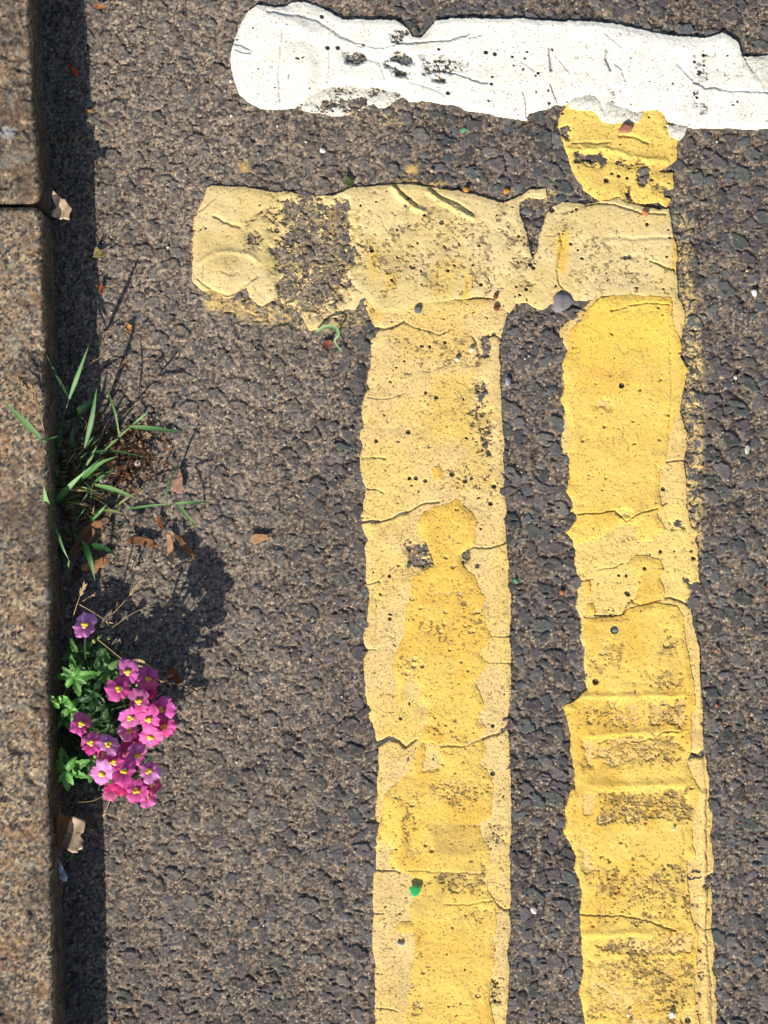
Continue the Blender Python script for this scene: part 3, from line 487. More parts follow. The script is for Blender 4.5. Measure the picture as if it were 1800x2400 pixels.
# mortar bed and soil under the joint, pavement behind
def sheet(name, x0, x1, y0, y1, z, colf, mat, g=.004, amp=.0012, kind='structure'):
    xs = axis(x0, x1, g, x0, x1) if False else np.linspace(x0, x1, int(min(400, (x1-x0)/g))+2); ys = np.linspace(y0, y1, int(min(700, (y1-y0)/g))+2)
    X, Y = np.meshgrid(xs, ys); Z = z+amp*(fbm(X, Y, .02, 4, 2)-.5)
    o = make_mesh(name, np.stack([X, Y, Z], -1).reshape(-1, 3), grid_faces(len(ys), len(xs)), colf(X, Y).reshape(-1, 3), mat)
    return tag(o, kind=kind)
sheet('pavement', -40, -.352, -40, 40, KH-.001, lambda X, Y: srgb(128,120,110)*(.7+.5*fbm(X, Y, .3, 5, 2))[..., None], M_SLAB, .1)
sheet('kerb_bed', -.36, -.243, -.9, .9, .004, lambda X, Y: srgb(62,52,42)*(.6+.6*fbm(X, Y, .01, 4, 2))[..., None], M_ASPH, .004)

# ================================================================= PLANTS
def curve(pts, n):
    """smooth resampling (Catmull-Rom) of 3-D points"""
    p = np.array(pts, float)
    if len(p) == 2: t = np.linspace(0, 1, n)[:, None]; return p[0]*(1-t)+p[1]*t
    q = np.concatenate([[2*p[0]-p[1]], p, [2*p[-1]-p[-2]]]); m = len(p)-1; out = []
    for u in np.linspace(0, m-1e-6, n):
        i = int(u); t = u-i; a, b, c, d = q[i:i+4]
        out.append(.5*((2*b)+(-a+c)*t+(2*a-5*b+4*c-d)*t*t+(-a+3*b-3*c+d)*t**3))
    return np.array(out)
def ribbon(pts, width, col0, col1, n=14, fold=.25, root=.5, tip=.03, twist=0, peak=.3):
    """grass blade: folded strip, three points across"""
    c = curve(pts, n); T = np.gradient(c, axis=0); T /= np.linalg.norm(T, axis=1)[:, None]+1e-12
    up = np.array([0, 0, 1.]); v = []; col = []
    for i in range(n):
        u = i/(n-1); s = np.cross(T[i], up); s /= np.linalg.norm(s)+1e-9; nn = np.cross(s, T[i])
        a = twist*u; s2 = s*math.cos(a)+nn*math.sin(a); n2 = -s*math.sin(a)+nn*math.cos(a)
        w = width/2*((root+(1-root)*min(1, u/peak)) if u < peak else max(tip, 1-((u-peak)/(1-peak))**1.6))
        v += [c[i]-s2*w, c[i]-n2*w*fold, c[i]+s2*w]; k = col0*(1-u)+col1*u; col += [k, k*1.3, k*.92]
    f = []
    for i in range(n-1):
        for j in range(2): a = i*3+j; f.append((a, a+1, a+4, a+3))
    return np.array(v), np.array(f), np.array(col)
def tube(pts, r0, r1, col, n=16, k=6):
    c = curve(pts, n); T = np.gradient(c, axis=0); T /= np.linalg.norm(T, axis=1)[:, None]+1e-12; v = []
    for i in range(n):
        u = i/(n-1); a = np.cross(T[i], [.3, .2, .93]); a /= np.linalg.norm(a)+1e-9; b = np.cross(T[i], a); r = r0*(1-u)+r1*u
        for j in range(k):
            th = 2*math.pi*j/k; v.append(c[i]+a*r*math.cos(th)+b*r*math.sin(th))
    f = [(i*k+j, i*k+(j+1) % k, (i+1)*k+(j+1) % k, (i+1)*k+j) for i in range(n-1) for j in range(k)]
    return np.array(v), np.array(f), np.repeat(np.array(col)[None], len(v), 0)
def join(parts):
    V = []; F = []; C = []; o = 0
    for v, f, c in parts: V.append(v); F.append(f+o); C.append(c); o += len(v)
    return np.concatenate(V), np.concatenate(F), np.concatenate(C)
def ellips(c, r, col, ax=(0, 0, 1), n=6, m=8):
    R = np.array(Vector(ax).to_track_quat('Z', 'Y').to_matrix()); v = []
    for i in range(n+1):
        ph = math.pi*i/n
        for j in range(m):
            th = 2*math.pi*j/m; v.append(np.array(c)+R@np.array([r[0]*math.sin(ph)*math.cos(th), r[1]*math.sin(ph)*math.sin(th), r[2]*math.cos(ph)]))
    f = [(i*m+j, i*m+(j+1) % m, (i+1)*m+(j+1) % m, (i+1)*m+j) for i in range(n) for j in range(m)]
    return np.array(v), np.array(f), np.repeat(np.array(col)[None], len(v), 0)
def part(name, geo, parent, mat):
    v, f, c = geo; off = np.array(parent.matrix_world.translation) if False else PO[parent.name]
    o = make_mesh(name, v-off, f, c, mat, parent); PO[o.name] = off+0; return o
PO = {}
def plant(name, label, cat, at, group=None):
    o = thing(name, label, cat, tuple(at), group); PO[o.name] = np.array(at, float); return o
GR = srgb(70, 118, 58); GR2 = srgb(120, 158, 92); DG = srgb(34, 66, 36); STR = srgb(196, 166, 118); BRN = srgb(134, 96, 64)
HF = .84
Z1 = lambda pts: [P(a, b, z/1000) for a, b, z in pts]
def zz(pts):   # grass close-up pixels -> photo pixels, heights in mm
    return [P(a/2.9625, 760+b/2.9625, (z*.8+(15*min(1, (350-a)/40) if a < 350 and z > 24 else 0))/1000) for a, b, z in pts]
def z2(pts):   # flower close-up pixels
    return [P(60+a/3.8143, 1340+b/3.8143, z*HF/1000) for a, b, z in pts]
tu = plant('grass_tuft', 'green grass tuft with wiry stems growing from the kerb foot above the pink flowers', 'grass tuft', P(128, 1105, 0))
blades = [
 ([(400,860,12),(440,650,30),(480,520,40)],5,DG,GR),([(480,520,40),(545,340,52),(615,150,58)],12,GR,GR2),([(480,520,40),(400,370,44),(320,210,42)],8,DG,GR),
 ([(365,960,30),(340,850,44),(270,780,52)],7,GR,GR2),([(280,790,52),(150,660,58),(10,520,60)],17,GR2,GR2),([(290,800,50),(345,795,54),(405,775,52)],7,GR,GR2),
 ([(380,1000,10),(365,960,30)],7,GR,GR),([(590,860,22),(640,640,38),(672,440,44)],14,GR,GR2),([(430,1010,6),(510,930,16),(590,860,22)],5,GR,GR),([(590,860,22),(620,820,30),(650,780,33)],6,DG,GR),
 ([(370,1260,20),(470,1140,34),(600,1010,44)],18,GR,GR2),([(360,1330,30),(320,1230,44),(303,1120,50)],17,GR2,GR2),([(365,1330,30),(400,1450,44),(440,1560,48),(480,1640,42)],9,GR2,GR2),([(480,1640,42),(470,1690,36),(450,1720,24)],7,GR,GR),
 ([(900,710,30),(1080,725,34),(1290,755,26)],13,GR2,GR),([(700,900,8),(830,780,22),(920,700,30)],6,GR,GR2),([(920,700,30),(980,650,35),(1030,605,38)],7,GR,GR2),
 ([(830,785,20),(800,620,30),(760,500,34),(735,380,36)],6,GR2,GR),([(660,1115,30),(800,1150,34),(970,1220,24)],13,GR2,GR2),([(500,1200,8),(660,1115,30)],5,GR,GR),
 ([(870,1285,14),(1050,1260,20),(1225,1245,22)],7,GR,GR2),([(1225,1245,22),(1330,1238,24),(1450,1235,18)],9,GR2,GR),([(1225,1245,22),(1300,1330,18),(1380,1410,8)],10,GR,GR2),([(1130,1240,20),(1180,1100,26),(1270,900,26)],6,GR,DG),([(600,1300,6),(740,1300,12),(870,1285,14)],5,GR,GR),
 ([(530,880,14),(500,800,24),(510,700,28)],13,DG,GR),([(450,660,20),(580,580,26),(710,480,22)],20,DG,DG),([(540,905,20),(780,880,28),(1040,930,22)],7,DG,GR),
 ([(600,980,20),(640,910,30),(672,845,34)],9,GR2,GR2),([(560,1090,14),(690,970,32),(820,915,34)],12,GR,GR2),([(540,1100,16),(620,1010,28),(700,930,30)],11,GR,GR),([(640,1110,14),(720,1050,24),(800,1000,26)],9,GR,GR),
 ([(560,1500,18),(620,1620,26),(660,1780,16)],18,DG,GR),([(600,1540,20),(710,1550,26),(830,1615,20)],18,DG,GR),([(480,1420,14),(520,1460,18),(600,1540,22)],12,DG,GR),
 ([(400,1240,12),(510,1240,24),(620,1265,22)],8,GR,STR),([(470,1150,20),(560,1155,26),(670,1168,20)],6,STR,STR),([(480,1140,16),(580,1135,22),(680,1165,16)],5,GR2,STR),([(700,1290,14),(790,1300,20),(880,1330,12)],10,GR,STR),([(500,1420,10),(540,1350,20),(590,1280,24)],5,GR,GR2),([(630,1370,14),(690,1310,22),(740,1250,26)],8,GR,GR2),
 ([(370,950,10),(385,830,26),(410,700,32)],13,DG,GR),([(375,1000,8),(350,850,24),(345,720,30)],9,DG,GR),([(430,720,24),(400,900,14),(390,990,6)],12,GR,DG),([(370,1110,10),(395,1040,24),(410,995,28)],13,GR,GR2),([(580,930,12),(590,1010,22),(560,1110,16)],14,DG,GR),
 ([(350,1180,6),(420,1100,24),(480,1040,30)],10,DG,GR),([(360,1290,8),(440,1230,22),(560,1190,24)],9,DG,GR),([(340,1420,10),(350,1350,24),(320,1290,34)],9,GR,GR),([(380,1500,6),(420,1600,22),(430,1700,20)],12,DG,DG),([(700,1000,10),(640,1120,16),(600,1180,10)],8,DG,DG),
 ([(800,1270,14),(880,1210,22),(980,1150,20)],7,GR,STR),([(330,1400,18),(325,1350,28),(345,1300,30)],8,GR2,GR)]
for pts, w_, c0, c1 in blades:
    j = .85+.3*random.random()
    part('blade', ribbon(zz(pts), w_*S/2.9625*2.5, c0*j, c1*j, twist=random.uniform(-.5, .5)), tu, M_LEAF)
rw = random.Random(5)
for k_ in range(47):      # thin wiry blades around the root
    x_, y_ = rw.uniform(350, 640), rw.uniform(800, 1450); a = rw.uniform(-1.2, 1.5); L = rw.uniform(70, 230)
    p_ = [(x_, y_, rw.uniform(1, 8)), (x_+L*.5*math.cos(a), y_-L*.5*math.sin(a), rw.uniform(14, 30)), (x_+L*math.cos(a)+rw.uniform(-20, 20), y_-L*math.sin(a)+rw.uniform(-10, 30), rw.uniform(8, 26))]
    dry = rw.random() < .45; c0 = (BRN*1.1 if rw.random() < .5 else STR*.6) if dry else DG*1.1
    part('blade', ribbon(zz(p_), rw.uniform(.0004, .0010), c0, (STR*.8 if dry else GR), twist=rw.uniform(-1, 1), n=10), tu, M_DRY if dry else M_LEAF)
g_ = []
for k_ in range(190):     # matted dead straw and short shoots at the root
    x_, y_ = rw.gauss(450, 95), rw.gauss(1120, 150); a = rw.uniform(-.6, 2.2); L = rw.uniform(40, 170)
    if x_ < 345: x_ = 345+rw.random()*60
    p_ = [(x_, y_, rw.uniform(1, 6)), (x_+L*.5*math.cos(a), y_-L*.5*math.sin(a), rw.uniform(6, 22)), (x_+L*math.cos(a)+rw.uniform(-15, 15), y_-L*math.sin(a)+rw.uniform(-10, 20), rw.uniform(4, 20))]
    q_ = rw.random(); c0, c1 = ((STR*.5, STR*.9) if q_ < .4 else (BRN*.7, BRN*1.2) if q_ < .6 else (DG*.9, GR*rw.uniform(.7, 1.1)))
    g_.append(ribbon(zz(p_), rw.uniform(.00035, .0010), c0, c1, twist=rw.uniform(-1, 1), n=8))
tag(part('thatch', join(g_), tu, M_DRY), kind='stuff')
def spike(pts, n, colr, f, w_=1.0, seed=0):
    """dry grass stem that ends in small spikelets"""
    rr = random.Random(seed); q = f(pts); c = curve(q, 40)
    g = [tube(q, .00022*w_, .00014*w_, colr, 24, 5)]
    for i in range(n):
        k = 39-int(i*1.5) if n > 3 else 39-i*3
        if k < 3: break
        d = c[k]-c[k-2]; d /= np.linalg.norm(d); sd = np.cross(d, [0, 0, 1])*(1 if i % 2 else -1)
        a = d+.55*sd*rr.uniform(.5, 1); L = .0013*rr.uniform(.8, 1.4)*w_
        g.append(ellips(c[k]+a*L*.8, (.00035*w_, .00035*w_, L), colr*rr.uniform(.9, 1.35), a, 4, 6))
    return join(g)
for i, (pts, n, w_) in enumerate([([(305,740,40),(270,600,48),(230,520,50),(120,375,52)],12,1.3),([(275,640,44),(262,540,48),(215,430,50)],9,1.1),([(760,385,20),(810,330,24),(870,250,24)],5,1),([(850,640,20),(900,590,26),(960,540,28)],8,1),
   ([(395,1890,6),(360,1760,30),(335,1630,40)],3,1),([(345,1760,30),(370,1660,40),(378,1630,42)],3,1.2),([(420,420,10),(540,330,20),(690,230,24)],3,1),([(430,390,8),(470,200,16),(430,0,12)],2,.8),([(390,290,6),(360,160,14),(330,60,12)],2,.8),([(560,640,20),(600,700,24),(530,830,14)],0,1)]):
    part('seed_head', spike(pts, n, STR*(.9 if i < 2 else .6), zz, w_, i), tu, M_DRY)
# dry stems with seed heads leaning over the flowers
dg = plant('dry_grass', 'straw coloured dry grass stems with seed heads arching around the pink flowers', 'dry grass', P(150, 1500, 0))
for i, (pts, n, w_) in enumerate([([(430,385,40),(470,260,48),(525,120,50)],10,1.3),([(745,410,30),(870,280,34),(990,130,34)],8,1.3),([(770,500,20),(1000,350,26),(1230,290,24),(1400,300,18)],9,.9),([(640,600,50),(920,820,50),(1200,970,40),(1530,1040,22)],12,1.4),
   ([(480,290,44),(600,360,44),(740,450,34)],2,1.5),([(235,0,24),(290,300,34),(335,520,30)],0,.9),([(320,20,14),(335,250,20),(340,500,16)],0,.9),([(370,20,10),(400,150,16),(440,240,18)],0,.9),([(270,2065,18),(560,2055,30),(690,2010,36)],1,.8),([(760,2030,30),(730,2100,20),(700,2180,8)],3,1.3),([(510,265,46),(560,230,48),(600,212,48)],3,1),([(1190,860,12),(1215,930,8),(1220,950,6)],0,1)]):
    part('stem', spike(pts, n, STR*(1.0 if n else .55), z2, w_, 30+i), dg, M_DRY)
part('husk', ribbon(z2([(915,800,46),(1030,800,50),(1145,870,46)]), .0022, STR, STR*1.1, fold=.5), dg, M_DRY)
part('husk', ribbon(z2([(905,815,45),(1020,845,48),(1130,872,45)]), .0016, STR*.8, STR, fold=.5), dg, M_DRY)

# ---- the pink flowering plant
fp = plant('flowering_plant', 'small green leafy plant with clusters of pink and lilac flowers at the kerb foot', 'flower plant', P(150, 1690, 0))
def leaf_geo(base, direction, L, W, up=.35, droop=.5, col=None, teeth=5, seed=0):
    rr = random.Random(seed); d = np.array(direction, float); d[2] = 0; d /= np.linalg.norm(d); s = np.cross(d, [0, 0, 1.]); n = 15; m = 6
    v = []; c = []; col = col if col is not None else srgb(58, 104, 46); rl = rr.uniform(-.45, .45)
    for i in range(n):
        u = i/(n-1); w_ = W*(math.sin(math.pi*min(1, u*.93+.04)**.85)**.85)+.0002
        z = L*(up*u-droop*u*u); x = L*u*(1-.12*droop)
        for j in range(-m//2, m//2+1):
            t = j/(m/2); tt = 1+(.16 if (i % 3 == 1) else -.08)*(abs(t) == 1)
            fold = abs(t)*w_*.5
            y = t*w_*tt
            v.append(np.array(base)+d*x+s*y*math.cos(rl)+np.array([0, 0, z+fold+y*math.sin(rl)-.18*w_*t*t+.0002*math.sin(9*u+j)]))
            k = 1.45 if j == 0 else (1.12 if abs(t) == 1 else 1-.18*(i % 3 == 0)); c.append(col*k)
    m1 = m+1
    return np.array(v), np.array([(i*m1+j, i*m1+j+1, (i+1)*m1+j+1, (i+1)*m1+j) for i in range(n-1) for j in range(m)]), np.array(c)
base = P(150, 1690, 0)
def shoot(zx, zy, hz, n, L, W, a0, bright=1.0, seed=0, tiers=2):
    top = z2([(zx, zy, hz)])[0]; mid = (base+top)/2+np.array([random.uniform(-.004, .004), random.uniform(-.004, .004), .008])
    part('stem', tube([base, mid, top], .0009, .0006, srgb(86, 120, 60)), fp, M_LEAF)
    k = 0
    for i in range(n):
        a = a0+2*math.pi*i/n+random.uniform(-.22, .22); lay = i % 2
        ll = L*(1 if lay == 0 else .75)*random.uniform(.82, 1.12)
        b = top-np.array([0, 0, .004*lay*0+.006*(1-lay)])
        part('leaf', leaf_geo(b, (math.cos(a), math.sin(a), 0), ll, W*random.uniform(.85, 1.1)*ll/L, up=random.uniform(.15, .6), droop=random.uniform(.2, .7), col=srgb(96, 146, 66)*bright*random.uniform(.8, 1.25), seed=seed*50+i), fp, M_LEAF)
for args in [(430,940,44,8,.0165,.0032,.2,1.15,1),(370,1775,36,9,.0155,.0027,.4,1.35,2),(390,1225,38,6,.0105,.0028,.8,1.3,3),(740,880,30,7,.0150,.0029,0,.9,4),(262,1160,48,4,.0085,.0024,.5,1.7,5),(460,740,30,7,.0150,.0026,.9,.75,6),
             (330,1330,30,5,.0095,.0024,.3,1.1,7),(560,1120,18,6,.0140,.003,.6,.7,8),(620,1700,24,6,.0150,.0028,.2,.85,9),(660,1450,20,5,.0130,.0028,.9,.7,10),(840,1320,26,5,.0120,.0026,.1,.8,11),(800,1850,26,5,.0110,.0024,.4,.9,12)]:
    shoot(*args)
und = []; ru = random.Random(3)
for (zx, zy, hz) in [(950,1180,44),(1050,1250,46),(1120,1400,44),(1000,1440,44),(900,1330,34),(860,1560,40),(760,1640,42),(930,1700,44),(1030,1720,42),(860,1830,42),(980,1860,42),(720,1760,36),(900,1000,40),(980,980,42),(700,1250,20),(620,1400,20),(560,1500,18),(740,1100,20),(560,1850,16),(480,1450,14),(560,900,22),(650,760,26),(450,1350,16),(400,1550,14),(760,1450,24),(680,1560,22),(700,1180,34),(620,1260,34),(760,1330,36),(640,1450,32),(720,1420,36),(800,1180,36),(600,1120,34),(690,1340,38),(560,1620,30),(560,1330,32)]:
    top = z2([(zx, zy, hz)])[0]; und.append(tube([base, (base+top)/2+np.array([0, 0, .004]), top], .0006, .0004, srgb(76, 104, 54), 10, 4))
    for lv in (0, .010):
        for i in range(5):
            a = ru.uniform(0, 6.28); L = ru.uniform(.009, .0135)
            und.append(leaf_geo(top-np.array([0, 0, lv+.003]), (math.cos(a), math.sin(a), 0), L, L*.2, up=ru.uniform(.1, .6), droop=ru.uniform(.2, .7), col=srgb(52, 88, 44)*ru.uniform(.7, 1.2), seed=i))
tag(part('foliage', join(und), fp, M_LEAF), kind='stuff')
def petal(ang, L, W, colr, colm, lift, seed, nu=9, nv=8):
    rr = random.Random(seed); v = []; c = []; ph = rr.uniform(0, 6); cx, sx = math.cos(ang), math.sin(ang)
    for i in range(nu):
        u = i/(nu-1); w_ = W*(math.sin(min(math.pi*.5, u*2.1))**.8)*(1-max(0, (u-.62)/.38)**2.2*.80)
        for j in range(nv+1):
            t = j/nv*2-1; x = L*u*(1-.10*t*t*u); y = t*w_
            z = lift*L*u-.28*L*u*u + .13*L*u*u*math.sin(4.5*t+ph)*.6+.10*w_*math.cos(2.4*t)
            v.append((cx*x-sx*y, sx*x+cx*y, z))
            k = max(0, 1-u*1.7)*.55; c.append((colr*(1-k)+colm*k)*(1+.10*math.sin(5*t+ph)-.12*(abs(t) > .9)))
    return np.array(v), np.array([(i*(nv+1)+j, i*(nv+1)+j+1, (i+1)*(nv+1)+j+1, (i+1)*(nv+1)+j) for i in range(nu-1) for j in range(nv)]), np.array(c)
MAG = srgb(236, 84, 168); PNK = srgb(242, 110, 182); PUR = srgb(228, 100, 182); LIL = srgb(230, 150, 214); CRI = srgb(224, 58, 124); WHT = srgb(236, 206, 236)
FL = [(530,490,62,LIL,1.05,80,.25),(915,905,66,PUR,1.0,100,.2),(840,1045,70,MAG,1.0,200,.2),(1080,965,58,PUR,1.0,60,.5),(1015,1170,74,PNK,1.0,95,.2),(930,1295,72,PUR,1.0,290,.3),(1200,1235,62,PUR,1.08,20,.4),(1105,1325,72,MAG,1.0,110,.25),
      (1112,1480,66,PNK,1.02,60,.3),(925,1420,58,PNK,.9,220,.5),(1235,1385,54,MAG,.9,350,.5),(490,1370,56,MAG,.95,65,.25),(590,1540,60,MAG,.95,110,.3),(732,1540,70,LIL,.85,330,.3),(795,1710,66,MAG,.95,120,.3),(990,1650,60,PUR,.95,70,.3),
      (680,1810,64,LIL,1.08,45,.3),(890,1780,72,MAG,1.08,250,.2),(1105,1780,64,LIL,.95,300,.3),(990,1950,62,MAG,.98,280,.3),(760,1960,48,CRI,.7,270,.7),(1075,2010,54,PNK,.85,300,.5),(1100,1060,56,CRI,.85,90,.6),(870,1890,52,CRI,.9,240,.5),(700,1620,52,MAG,.9,300,.5),(960,1500,50,CRI,.85,250,.5),(1110,1900,52,CRI,.8,330,.6),(850,1650,50,CRI,.8,60,.5)]
tuft_tops = [z2([(900,1300,40)])[0], z2([(880,1800,38)])[0], z2([(520,1000,30)])[0]]
for k, (zx, zy, hz, colr, sc, ang, tilt) in enumerate(FL):
    c0 = z2([(zx, zy, hz)])[0]; rr = random.Random(100+k)
    node = min(tuft_tops, key=lambda q: np.linalg.norm(q-c0))
    st = c0-np.array([0, 0, .003]); part('flower_stem', tube([base, (base+node)/2+np.array([rr.uniform(-.005, .005), rr.uniform(-.006, .006), -.006]), node+np.array([rr.uniform(-.005, .005), rr.uniform(-.005, .005), -.008]), (node+st)/2-np.array([0, 0, .002]), st], .0007, .0004, srgb(62, 88, 44), 18, 5), fp, M_LEAF)
    a = math.radians(ang); g = []
    mixc = {0: (colr, MAG), 1: (colr, LIL)}[k % 2][1]
    low = colr*rr.uniform(.85, 1.15); low = low*(1-(wq := rr.uniform(0, .3)))+srgb(246, 200, 230)*wq; upc = colr*.8+mixc*.2
    B = .0093*sc
    for t, (da, L_, W_, cc) in enumerate([(-27, 1.12, .60, low), (27, 1.12, .60, low), (150, .92, .42, upc), (-150, .92, .42, upc), (104, .82, .40, upc*.92), (-104, .82, .40, upc*.92)]):
        g.append(petal(a+math.radians(da+rr.uniform(-9, 9)), B*L_*rr.uniform(.92, 1.08), B*W_, cc*rr.uniform(.85, 1.12), srgb(150, 30, 96), tilt*.5+rr.uniform(-.08, .22), k*7+t))
    v, f, c = join(g)
    R = np.array((Matrix.Rotation(rr.uniform(-.5, .7), 3, 'X') @ Matrix.Rotation(rr.uniform(-.6, .6), 3, 'Y')))
    v = v@R.T+c0
    fo = part('flower', (v, f, c), fp, M_PETAL)
    if colr is not CRI or k == 26:
        d = np.array([math.cos(a), math.sin(a), 0]); s_ = np.array([-d[1], d[0], 0]); yl = srgb(246, 222, 70)
        gg = join([ellips(R@(d*.0010+s_*.0010+[0, 0, .0013])+c0, (.0017, .0013, .0013), yl), ellips(R@(d*.0010-s_*.0010+[0, 0, .0013])+c0, (.0017, .0013, .0013), yl), ellips(R@(d*-.0007+[0, 0, .0008])+c0, (.0015, .0012, .0009), srgb(250, 238, 160))])
        v, f, c = gg; o = make_mesh('flower_centre', v-PO[fp.name], f, c, M_PETAL, fo)
for zx, zy, hz in [(660,580,52),(745,590,54),(610,620,48),(1000,1010,50),(620,1650,54),(690,1670,52),(980,1060,44),(1035,1870,46),(770,1840,46),(890,1400,44),(575,1280,46),(250,1150,50),(870,1540,46),(930,1660,44)]:
    q = z2([(zx, zy, hz)])[0]; part('bud', join([ellips(q, (.0012, .0012, .0020), srgb(150, 176, 84), (random.uniform(-1, 1), random.uniform(-1, 1), .8)), tube([q-np.array([0, 0, .012]), q], .0004, .0004, srgb(96, 128, 60), 5, 5)]), fp, M_LEAF)

# ================================================================= LITTER: leaves, stones, glass
def flat_leaf(name, outline, label, cat, colr, z=.002, rise=.006, f=None, vein=True, group=None, col2=None, seed=0, mat=None, fold=0):
    """dead leaf lying on the road: traced outline, curled, with its own thickness"""
    rr = np.random.RandomState(seed)
    p = np.array([((a, b) if f is None else f(a, b)) for a, b in outline]); cen = p.mean(0)
    n = len(p)*4; idx = np.linspace(0, len(p), n, endpoint=False); P2 = np.concatenate([p, p[:1]])
    ring = np.stack([np.interp(idx, np.arange(len(p)+1), P2[:, k]) for k in (0, 1)], 1)
    ring = ring+(rr.rand(n, 2)-.5)*np.ptp(p, 0).max()*.035
    V = []; C = []; K = 6; R = np.ptp(p, 0).max()/2; th = rr.uniform(0, 3.14)
    for k in range(K+1):
        t = k/K
        for q in ring:
            a = cen+(q-cen)*t; d = (a-cen)/R
            zz_ = z+rise*((d[0]*math.cos(th)+d[1]*math.sin(th))**2)*.7+rise*.12*math.sin(7*d[0]+5*d[1]+seed)+.0004+fold*abs(d[0]+.35*d[1]+.25)
            V.append(P(a[0], a[1], zz_)); v_ = abs(d[0]*math.sin(th)-d[1]*math.cos(th)) < .07 and vein
            u = .5+.5*math.sin(4*d[0]+3*d[1]+seed); cc = colr*(1-u*.35)+(col2 if col2 is not None else colr*.7)*u*.35; cc = (BRN*.8*(1-.3*u) if fold and d[0]+.35*d[1]+.25 < 0 else cc); C.append(cc*(1.18 if v_ else .92+.16*rr.rand()))
    V = np.array(V); C = np.array(C); F = [(k*n+j, k*n+(j+1) % n, (k+1)*n+(j+1) % n, (k+1)*n+j) for k in range(K) for j in range(n)]
    bot = V-np.array([0, 0, .00025]); F2 = [tuple(x+len(V) for x in q[::-1]) for q in F]
    rim = [(K*n+j, K*n+(j+1) % n, K*n+(j+1) % n+len(V), K*n+j+len(V)) for j in range(n)]
    o = make_mesh(name, np.concatenate([V, bot]), np.array(F+F2+rim), np.concatenate([C, C]), mat or M_DRY)
    return tag(o, label, cat, group)
g0 = lambda a, b: (a/2.765, b/2.765)
g1 = lambda a, b: (a/2.9625, 760+b/2.9625)
g3 = lambda a, b: (a/3.318, 1850+b/3.318)
g2 = lambda a, b: (60+a/3.8143, 1340+b/3.8143)
TN = srgb(186, 158, 128)
flat_leaf('dead_leaf', [(345,1230),(372,1260),(400,1285),(425,1290),(440,1320),(468,1350),(455,1380),(448,1425),(415,1418),(390,1422),(340,1405),(330,1372),(362,1345),(335,1270)], 'curled tan dead leaf in the kerb shadow beside the joint of the kerb stones', 'dead leaf', srgb(220,190,154), .028, .008, g0, seed=3)
flat_leaf('dead_leaf', [(510,195),(590,215),(665,245),(655,330),(625,355),(648,385),(640,460),(600,492),(545,490),(490,450),(440,430),(428,330),(440,220),(480,190)], 'big folded pale brown dead leaf lying under the flowers against the kerb', 'dead leaf', srgb(206,180,150), .023, .008, g3, seed=5, fold=.010)
flat_leaf('dead_leaf', [(625,1592),(640,1610),(692,1645),(660,1665),(600,1668),(610,1625)], 'small triangular olive yellow leaf fragment on the edge of the kerb shadow', 'dead leaf', srgb(150,134,82), .003, .004, g0, seed=1)
flat_leaf('green_leaf', [(510,505),(560,500),(610,515),(585,535),(530,555),(518,530)], 'small green leaf just below the big folded dead leaf', 'leaf', srgb(84,128,70)*1.3, .004, .004, g3, seed=2, mat=M_LEAF)
flat_leaf('pale_petal', [(434,530),(460,560),(490,600),(510,650),(525,690),(518,720),(480,712),(440,690),(436,620)], 'lone pale lilac petal at the kerb foot, low in the shadow', 'petal', srgb(240,238,250), .016, .010, g3, vein=False, seed=4, mat=M_PETAL)
flat_leaf('dead_leaf', [(470,1590),(520,1520),(560,1430),(620,1380),(700,1350),(720,1390),(660,1440),(640,1500),(580,1540),(520,1600),(480,1620)], 'large russet dead leaf under the grass tuft', 'dead leaf', BRN*1.1, .006, .008, g1, seed=6)
flat_leaf('dead_leaf', [(560,1690),(600,1660),(660,1640),(720,1610),(755,1625),(740,1670),(690,1690),(670,1730),(620,1715),(570,1712)], 'ragged orange brown dead leaf just above the seed heads', 'dead leaf', srgb(170,120,80), .005, .006, g1, seed=7)
flat_leaf('dead_leaf', [(890,1480),(960,1470),(1060,1490),(1110,1545),(1050,1550),(960,1530),(890,1525)], 'rust brown dead leaf in the shadow right of the grass', 'dead leaf', srgb(140,96,68), .003, .004, g1, seed=8)
flat_leaf('dead_leaf', [(1160,1450),(1185,1450),(1205,1560),(1203,1640),(1190,1672),(1165,1620),(1158,1540)], 'narrow orange husk, straight, beside the curved one right of the grass', 'dead leaf', srgb(196,150,108), .005, .005, g1, seed=9)
flat_leaf('dead_leaf', [(1210,1450),(1260,1480),(1310,1540),(1350,1610),(1345,1640),(1300,1590),(1250,1520),(1205,1465)], 'narrow curved brown husk, rightmost of the two husks near the grass', 'dead leaf', srgb(150,104,68), .005, .005, g1, seed=10)
flat_leaf('dead_leaf', [(1250,990),(1262,1040),(1272,1110),(1270,1170),(1235,1175),(1185,1140),(1210,1080)], 'pinkish tan triangular dead leaf at the tip of the grass', 'dead leaf', srgb(176,136,116), .004, .004, g1, seed=11)
flat_leaf('dead_leaf', [(1270,900),(1310,850),(1350,870),(1370,930),(1410,990),(1360,1000),(1310,960)], 'small russet leaf under the arching straw stem right of the flowers', 'dead leaf', srgb(140,84,56), .003, .004, g2, seed=12)
flat_leaf('dead_leaf', [(1090,1320),(1120,1350),(1140,1410),(1115,1425),(1085,1370)], 'thin brown scrap above the orange husk', 'dead leaf', srgb(130,80,52), .003, .003, g1, seed=13)
flat_leaf('dead_leaf', [(585,1268),(588,1256),(600,1250),(628,1253),(633,1262),(616,1268),(598,1276)], 'oval pale brown husk lying alone on the sunny asphalt left of the yellow line', 'dead leaf', srgb(188,146,106), .002, .002, seed=14)
flat_leaf('dead_leaf', [(605,30),(640,22),(685,35),(670,50),(640,58),(610,45)], 'small orange brown husk at the very top near the kerb shadow', 'dead leaf', srgb(186,120,80), .003, .003, g0, seed=15)
